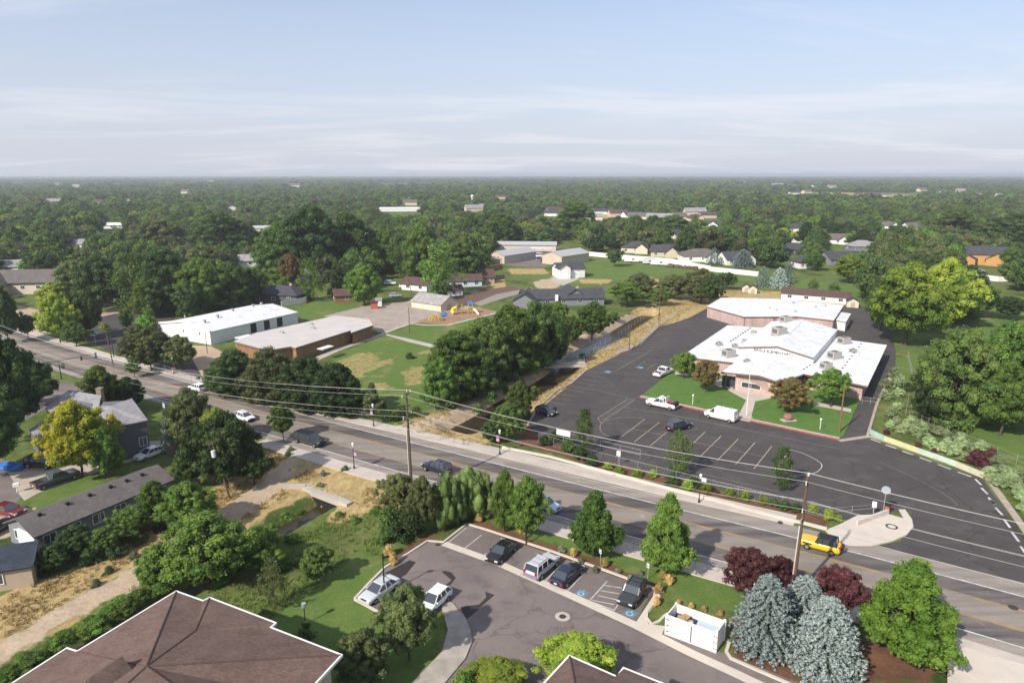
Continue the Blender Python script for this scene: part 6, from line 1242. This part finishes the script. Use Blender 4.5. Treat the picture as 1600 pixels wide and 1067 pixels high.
for v,gg in ((A_,g1),(B_,g2)):
    for k in (.2,.5,.8): 
        MB().box((v.x*.96+M_.x*.04,v.y*.96+M_.y*.04-.08,h*k),(.3,.06,.08),math.atan2(u_.y,u_.x)).build('hinge',BLACK,gg)
MB().box((M_.x,M_.y-.14,h*.5),(.05,.05,h*.8)).build('latch_rod',BLACK,g1)
rz=math.atan2(u_.y,u_.x); inn=(D_-A_)/2
for f_,m_,l,cv in ((.27,mat('bin_blue',(.03,.04,.20),.5),'dark blue dumpster holding flattened cardboard, inside the white enclosure',0),(.73,mat('bin_pale',(.42,.50,.55),.5),'dumpster with a pale blue-grey lid inside the white enclosure',1)):
    c=A_.lerp(B_,f_)+inn+o; t_=thing('dumpster',l,'dumpster',(c.x,c.y,0),rz); b_=MB(); w_=(A_-B_).length*.40; dd=inn.length*1.35
    b_.box((0,0,.75),(w_,.06+dd*0+.06,1.1)) if False else None
    for q in ((0,-dd/2,w_,.06),(0,dd/2,w_,.06),(-w_/2,0,.06,dd),(w_/2,0,.06,dd)): b_.box((q[0],q[1],.75),(q[2],q[3],1.3))
    b_.box((0,0,.15),(w_,dd,.1)); b_.build('bin_body',m_,t_)
    if cv: MB().box((0,0,1.46),(w_*1.02,dd*1.03,.06)).build('lid',m_,t_)
    else:
        for k in range(5): 
            bb=MB().box((rt.uniform(-.4,.4),rt.uniform(-.3,.3),1.25+.1*k),(1.0,.7,.07),rt.uniform(0,3)); tag(bb.build('cardboard',mat('cardboard',(.42,.28,.15),.9,noise=.2,nscale=3)),'brown sheet of flattened cardboard in the blue dumpster','cardboard','cardboard sheets in the dumpster').location=(c.x,c.y,0)
# culvert headwall and footbridge
def wallbox(e,a,b_,z0,z1,t_,nm,m_):
    c=(a+b_)/2; u=b_-a; return MB().box((c.x,c.y,(z0+z1)/2),(u.length,t_,z1-z0),math.atan2(u.y,u.x)).build(nm,m_,e)
a=Vector((*P(478,762),0)); b_=Vector((*P(548,788),0)); o=a.copy(); e=thing('canal_culvert','pale concrete culvert headwall where the canal passes under the road','culvert',tuple(o)); a=a-o;b_=b_-o; u=(b_-a).normalized(); pn=Vector((u.y,-u.x,0))
wallbox(e,a+pn*.2,b_+pn*.2,-.45,.3,.95,'head_beam',CONC); u=(b_-a).normalized(); pn=Vector((u.y,-u.x,0))
wallbox(e,a+Vector((0,0,0)),a-u*2.6+pn*1.8,-2.4,.5,.4,'wing_wall',CONC); wallbox(e,a+u*-.1+pn*.45,a+u*.6+pn*.45,-2.4,-.45,.5,'pier',CONC); wallbox(e,b_-u*.5+pn*.45,b_+u*.1+pn*.45,-2.4,-.45,.5,'pier',CONC)
c=(a+b_)/2+pn*.5; MB().box((c.x,c.y,-1.4),((b_-a).length-.3,.12,1.9),math.atan2(u.y,u.x)).build('mouth_dark_panel',BLACK,e)  # flat black panel under the beam, painted darkness in place of a deep opening
a=Vector((*P(848,570),0)); b_=Vector((*P(915,568),0)); o=a.copy(); e=thing('footbridge','low concrete footbridge crossing the canal','footbridge',tuple(o)); b_=b_-o; a=a-o; wallbox(e,a,b_,-.4,.15,3.2,'deck',CONC); u=(b_-a).normalized(); pn=Vector((u.y,-u.x,0))
for s in (-1,1):
    r_=MB()
    for k in (.6,1.2): r_.tube(a+pn*1.5*s+Vector((0,0,k)),b_+pn*1.5*s+Vector((0,0,k)),.03,n=5)
    for i in range(7): p_=a.lerp(b_,i/6)+pn*1.5*s; r_.tube(p_+Vector((0,0,.1)),p_+Vector((0,0,1.2)),.03,n=5)
    r_.build('railing',GALV,e)
# ================================================================ PLAYGROUND
YM=mat('play_yellow',(.50,.38,.10),.5); BM_=mat('play_blue',(.03,.13,.42),.5)
x,y=P(725,490); e=thing('play_structure','yellow play tower with a blue roof, a white slide and a yellow tube','play structure',(x,y,0))
for i,(a,b_) in enumerate(((-2.2,-.8),(-2.2,.8),(-.6,-.8),(-.6,.8),(1.4,-.8),(1.4,.8),(2.8,-.8),(2.8,.8))): MB().tube((a,b_,0),(a,b_,2.9+(i>3)*.7),.07).build('post',YM,e)
MB().box((-1.4,0,1.3),(1.7,1.7,.1)).build('platform',mat('play_brown',(.2,.12,.1),.7),e); MB().box((2.1,0,1.6),(1.5,1.7,.1)).build('platform',MATS['play_brown'],e)
MB().box((2.1,0,3.6),(1.9,1.9,.9),0,.25).build('tower_roof',BM_,e); t_=MB(); t_.path([Vector((-2.3,-.3,2)),Vector((-3.2,-.9,1.7)),Vector((-3.6,-1.7,1.1)),Vector((-3.0,-2.3,.5))],.5,10); t_.build('tube_slide',mat('play_bright_yellow',(.75,.58,.05),.45),e)
s_=MB(); s_.path([Vector((2.9,-.3,1.6)),Vector((3.8,-1,1.0)),Vector((4.4,-1.8,.35)),Vector((4.9,-2.2,.3))],.35,8); s_.build('slide',mat('play_pale',(.62,.62,.45),.5),e); MB().box((.4,0,1.5),(2.0,.9,.08)).build('bridge',GALV,e)
x,y=P(681,501); e=thing('climbing_dome','pale yellow climbing dome of curved bars on the playground','climbing frame',(x,y,0)); d_=MB()
for k in range(6):
    a=k*math.pi/6; d_.path([Vector((2.3*math.cos(t)*math.cos(a),2.3*math.cos(t)*math.sin(a),1.9*math.sin(t))) for t in np.linspace(0,math.pi,11)],.07,5)
for t in (.3,.7): d_.path([Vector((2.3*math.cos(t)*math.cos(a),2.3*math.cos(t)*math.sin(a),1.9*math.sin(t))) for a in np.linspace(0,6.283,15)],.06,5)
d_.build('dome_bars',YM,e)
x,y=P(693,494); e=thing('play_hut','small blue pyramid play roof','play hut',(x,y,0)); MB().box((0,0,.9),(2.2,2.2,1.1),0,.1).build('hut_roof',BM_,e)
for a in (-.8,.8):
    for b_ in (-.8,.8): MB().tube((a,b_,0),(a,b_,.4),.06).build('post',BM_,e)
x,y=P(706,499); e=thing('climbing_arch','bowed grey ladder arch beside the climbing dome','climbing frame',(x,y,0)); d_=MB()
for s in (-.4,.4): d_.path([Vector((2.0*math.cos(t),s,1.5*math.sin(t))) for t in np.linspace(0,math.pi,11)],.06,5)
for t in np.linspace(.2,2.9,8): d_.tube((2*math.cos(t),-.4,1.5*math.sin(t)),(2*math.cos(t),.4,1.5*math.sin(t)),.04,n=5)
d_.build('arch_bars',mat('play_violet',(.25,.25,.42),.5),e)
# blue tarpaulin at the drive
x,y=P(22,728); g=MB(); rr=random.Random(2); n=7; vs=[(i*.8-2.6+rr.uniform(-.1,.1),j*.45-1.3+rr.uniform(-.1,.1)-(i*.12),.12+rr.uniform(0,.4)*(0<i<6 and 0<j<6)) for i in range(n) for j in range(n)]
g.add([(x+a,y+b_,c) for a,b_,c in vs],[(i*n+j,(i+1)*n+j,(i+1)*n+j+1,i*n+j+1) for i in range(n-1) for j in range(n-1)]); tag(g.build('tarpaulin',mat('tarp_blue',(.03,.14,.42),.5)),'crumpled bright blue tarpaulin on the ground by the cul-de-sac','tarpaulin')
x,y=P(27,769); e=thing('mailbox','white mailbox at the kerb of the driveway','mailbox',(x,y,0)); MB().box((0,0,1.1),(.7,.5,.45),.5).build('box',WHITE,e); MB().tube((0,0,0),(0,0,.9),.06).build('post',WHITE,e)
# ================================================================ GRASS, WEEDS
def tufts(name,label,cat,areas,dens,hgt,m,seed,excl=()):
    g=np.random.default_rng(seed); X=[];Y=[]
    for a in areas:
        q=PP(a); xs=[p_[0] for p_ in q]; ys=[p_[1] for p_ in q]; A=(max(xs)-min(xs))*(max(ys)-min(ys)); n=int(A*dens)
        x=g.uniform(min(xs),max(xs),n); y=g.uniform(min(ys),max(ys),n); k=inpoly(x,y,q); X.append(x[k]); Y.append(y[k])
    x=np.concatenate(X); y=np.concatenate(Y); nz=np.sin(x*.9+np.sin(y*.7)*2)*np.sin(y*1.1+np.sin(x*.6)*2); k=(nz+g.normal(0,.5,len(x)))>-.2
    for ex in excl: k&=~inpoly(x,y,PP(ex))
    x=x[k];y=y[k];n=len(x); d=np.minimum(segdist(x,y,CANAL),segdist(x,y,CANAL2)); z=-2*smooth(1-(d-1.6)/3.6); k=d>1.8; x=x[k];y=y[k];z=z[k];n=len(x)
    B=5; a=g.uniform(0,6.283,(n,B)); hh=hgt*g.uniform(.5,1.3,(n,B)); w=.05*g.uniform(.7,1.6,(n,B)); ox=g.normal(0,.12,(n,B)); oy=g.normal(0,.12,(n,B)); l=g.normal(0,.35,(n,B,2))*hh[...,None]
    bx=x[:,None]+ox; by=y[:,None]+oy; bz=z[:,None]+0*ox
    v=np.stack([np.stack([bx-np.cos(a)*w,by-np.sin(a)*w,bz],-1),np.stack([bx+np.cos(a)*w,by+np.sin(a)*w,bz],-1),np.stack([bx+l[...,0],by+l[...,1],bz+hh],-1)],2).reshape(-1,3)
    me=bpy.data.meshes.new(name); npmesh(me,v,np.arange(len(v)).reshape(-1,3)); at=me.attributes.new('v','FLOAT','POINT'); at.data.foreach_set('value',np.repeat(g.uniform(0,1,n*B),3).astype(np.float32)); me.materials.append(m)
    o=bpy.data.objects.new(name,me); scene.collection.objects.link(o); tag(o,label,cat,kind='stuff'); print(name,len(v)//3); return o
GR=leafmat('grass_green',(.075,.115,.025),(.17,.20,.055)); GD=leafmat('grass_dry',(.34,.25,.11),(.56,.44,.22)); GL=leafmat('grass_lush',(.045,.105,.018),(.10,.18,.03))
ARG=[(455,800),(520,800),(600,800),(620,840),(600,875),(560,860),(480,920),(410,980),(350,1020),(290,925),(380,850)]
DR1=[(480,735),(600,765),(620,775),(600,795),(545,788),(478,760),(450,752)]; DR2=[(420,700),(452,717),(350,792),(240,855),(120,930),(0,1000),(0,930),(150,880),(260,815),(330,770)]
tufts('tall_grass','rough green grass on the slope between the canal and the car park','grass',[ARG],7,.35,GR,1); tufts('dry_grass','straw coloured dry grass beside the dirt track and road','dry grass',[DR1,DR2,[(250,884),(340,835),(440,765),(455,772),(400,810),(320,855)]],8,.35,GD,2)
tufts('bank_grass','dry grass on the far canal bank beside the school car park','dry grass',[[(620,655),(700,640),(745,700),(700,690)],[(800,668),(845,640),(920,590),(968,556),(1000,535),(1100,470),(1215,455),(1100,452),(1000,500),(900,560),(860,600),(790,640),(745,690)],[(600,668),(760,690),(780,700),(700,690),(640,680)]],2.4,.4,GD,3,excl=[lot])
tufts('canal_reeds','lush green reeds and weeds in the canal bed near the brown roof','reeds',[[(455,780),(500,790),(400,850),(330,900),(180,985),(0,1080),(0,1038),(200,922),(330,860)]],20,1.0,GL,4)
tufts('verge_weeds','sparse weeds along the verges by the left houses','weeds',[[(60,800),(320,700),(340,770),(200,860),(60,930),(0,900),(0,860)],[(1390,590),(1420,600),(1600,740),(1600,800),(1520,730),(1380,670)]],3,.3,GR,6)
# ================================================================ BACKGROUND TREES (individuals, then the far woodland as one object)
g=np.random.default_rng(12)
pts=[]; yb=150.
while yb<9000:
    sp=8.2 if yb<450 else (9.5 if yb<900 else (13 if yb<1800 else (26 if yb<4000 else 60)))
    hw=yb*.80+15; n=int(2*hw/sp); xs=-hw+(np.arange(n)+.5)*sp+g.uniform(-.42,.42,n)*sp; ys=yb+g.uniform(-.45,.45,n)*sp
    pts+=list(zip(xs,ys,[sp]*n)); yb+=sp*.95
pts=np.array(pts); X,Y=pts[:,0],pts[:,1]
dep=Y*CT+H*ST; PXx=800+FPX*X/dep; PYy=533.5-FPX*(Y*ST-H*CT)/dep
keep=np.ones(len(X),bool)
for o in OPEN: keep&=~inpoly(PXx,PYy,o)
for (hx,hy,hr) in HOUSES:
    # clear around and in front of each building so that it stays visible
    keep&=~((np.abs(X-hx*Y/max(hy,1))<hr*.85)&(Y<hy+hr*.8)&(Y>hy-hr-min(330,hy*(.12 if hy<200 else .19))))
for (tx,ty,tr) in TREES:
    keep&=~(np.hypot(X-tx,Y-ty)<tr+1.8)
cl=np.sin(X*.011+np.sin(Y*.008)*1.7)*np.sin(Y*.0065+1.3*np.sin(X*.006)); keep&=~((cl>.78)&(Y>650)); keep&=g.uniform(0,1,len(X))>.04
X,Y,S=X[keep],Y[keep],pts[keep,2]; PXx=PXx[keep]
zone=lambda px: 'left' if px<520 else ('centre' if px<1000 else 'right')
order=np.argsort(Y); nind=max(0,298-len(TREES)); vis=[i for i in order if -30<PXx[i]<1630][:nind]; vs_=set(vis)
kinds=[('broad','green',5,(9,15),(9,13)),('broad','mid',7,(9,16),(9,13)),('broad','dark',5,(9,15),(9,13)),('broad','olive',4,(8,12),(8,11)),('poplar','mid',2,(12,17),(5,7)),('oval','green',3,(8,12),(6,8)),('round','lime',1,(6,8),(6,8)),('cone','dark',2,(9,13),(5,6.5)),('spruce','blued',1,(8,11),(4.5,6)),('broad','brown',1,(7,9),(7,9))]
wts=np.array([k[2] for k in kinds],float); wts/=wts.sum()
desc={'green':'green','mid':'mid-green','dark':'dark green','olive':'olive green','lime':'yellow-green','blued':'blue-grey','brown':'brownish'}
shp={'broad':'broad-crowned tree','poplar':'tall narrow tree','oval':'oval-crowned tree','round':'small round tree','cone':'pointed conifer','spruce':'spruce'}
for i in vis:
    pr,co,_,hr,wr=kinds[g.choice(len(kinds),p=wts)]; h=g.uniform(*hr); w=g.uniform(*wr)
    z_=zone(PXx[i]); tree_w(float(X[i]),float(Y[i]),h,w,pr,co,'%s %s in the woodland on the %s'%(desc[co],shp[pr],z_) if z_!='centre' else '%s %s in the woodland behind the school field'%(desc[co],shp[pr]),group='woodland %s trees, %s'%(desc[co],z_),lod=1)
rest=[i for i in range(len(X)) if i not in vs_]
# template crowns, instanced over points by one object
tcol=bpy.data.collections.new('tree_templates'); tn=[]
TK=[('broad','green',1),('broad','mid',1),('broad','dark',1),('broad','olive',1),('oval','green',1),('poplar','mid',1),('cone','dark',1),('round','lime',1),('broad','mid',1),('broad','olive',1),
    ('broad','green',2),('broad','mid',2),('broad','dark',2),('broad','olive',2),('oval','mid',2),('cone','dark',2)]
for k,(pr,co,ld) in enumerate(TK):
    o=bpy.data.objects.new('t%02d'%k,getcrown(pr,co,ld,k%3)); tcol.objects.link(o)
m=len(rest); x=X[rest]; y=Y[rest]; s=S[rest]
idx=np.where(y<700,g.choice(10,m,p=[.18,.2,.17,.15,.1,.05,.05,.02,.05,.03]),10+g.choice(6,m,p=[.2,.25,.2,.2,.1,.05]))
h=np.where(idx==5,g.uniform(12,17,m),g.uniform(8,15,m)); w=np.where((idx==5)|(idx==6),g.uniform(5,7,m),g.uniform(8.5,14,m))
f_=np.clip(s/11,1,5.5); w*=f_; h*=1+np.clip((y-1500)/9000,0,.25); h*=.85; nf_=np.sin(x*.031+np.sin(y*.023)*2)*np.sin(y*.027+np.sin(x*.019)*2); h*=.95+.38*nf_; w*=1+.2*nf_
me=bpy.data.meshes.new('woodland_points'); me.vertices.add(m); me.vertices.foreach_set('co',np.stack([x,y,np.zeros(m)],-1).astype(np.float32).ravel())
for nme,ty,arr in (('idx','INT',idx),('rz','FLOAT',g.uniform(0,6.28,m)),('w','FLOAT',w),('h','FLOAT',h)):
    at=me.attributes.new(nme,ty,'POINT'); at.data.foreach_set('value',arr.astype(np.int32 if ty=='INT' else np.float32))
wo=bpy.data.objects.new('woodland',me); scene.collection.objects.link(wo); tag(wo,'wide green woodland of countless trees reaching to the horizon','woodland',kind='stuff')
ng=bpy.data.node_groups.new('scatter_trees','GeometryNodeTree'); ng.interface.new_socket('Geometry',in_out='INPUT',socket_type='NodeSocketGeometry'); ng.interface.new_socket('Geometry',in_out='OUTPUT',socket_type='NodeSocketGeometry')
gi=ng.nodes.new('NodeGroupInput'); go=ng.nodes.new('NodeGroupOutput'); ip=ng.nodes.new('GeometryNodeInstanceOnPoints'); ci=ng.nodes.new('GeometryNodeCollectionInfo'); ci.inputs[0].default_value=tcol; ci.inputs['Separate Children'].default_value=True; ci.inputs['Reset Children'].default_value=True
def na(n_,ty):
    a=ng.nodes.new('GeometryNodeInputNamedAttribute'); a.data_type=ty; a.inputs[0].default_value=n_; return a.outputs[0]
c1=ng.nodes.new('ShaderNodeCombineXYZ'); c2=ng.nodes.new('ShaderNodeCombineXYZ'); wv=na('w','FLOAT'); ng.links.new(na('rz','FLOAT'),c1.inputs[2]); ng.links.new(wv,c2.inputs[0]); ng.links.new(wv,c2.inputs[1]); ng.links.new(na('h','FLOAT'),c2.inputs[2])
ng.links.new(gi.outputs[0],ip.inputs['Points']); ng.links.new(ci.outputs[0],ip.inputs['Instance']); ip.inputs['Pick Instance'].default_value=True; ng.links.new(na('idx','INT'),ip.inputs['Instance Index'])
ng.links.new(c1.outputs[0],ip.inputs['Rotation']); ng.links.new(c2.outputs[0],ip.inputs['Scale']); ng.links.new(ip.outputs[0],go.inputs[0])
md=wo.modifiers.new('scatter','NODES'); md.node_group=ng
print('TREES individual',len(TREES),'woodland',m)
# ================================================================ HAZE
hb=MB().box((0,13200,22),(46000,27400,60)); hz_=hb.build('haze',bpy.data.materials.new('haze_air')); hm=hz_.data.materials[0]; hm.use_nodes=True; t=hm.node_tree; t.nodes.clear()
pv=N(t,'ShaderNodeVolumePrincipled'); pv.inputs['Color'].default_value=(.90,.94,1.0,1); pv.inputs['Density'].default_value=.00017; pv.inputs['Anisotropy'].default_value=.2
oo=N(t,'ShaderNodeOutputMaterial'); t.links.new(pv.outputs[0],oo.inputs['Volume']); struct(hz_,'stuff')
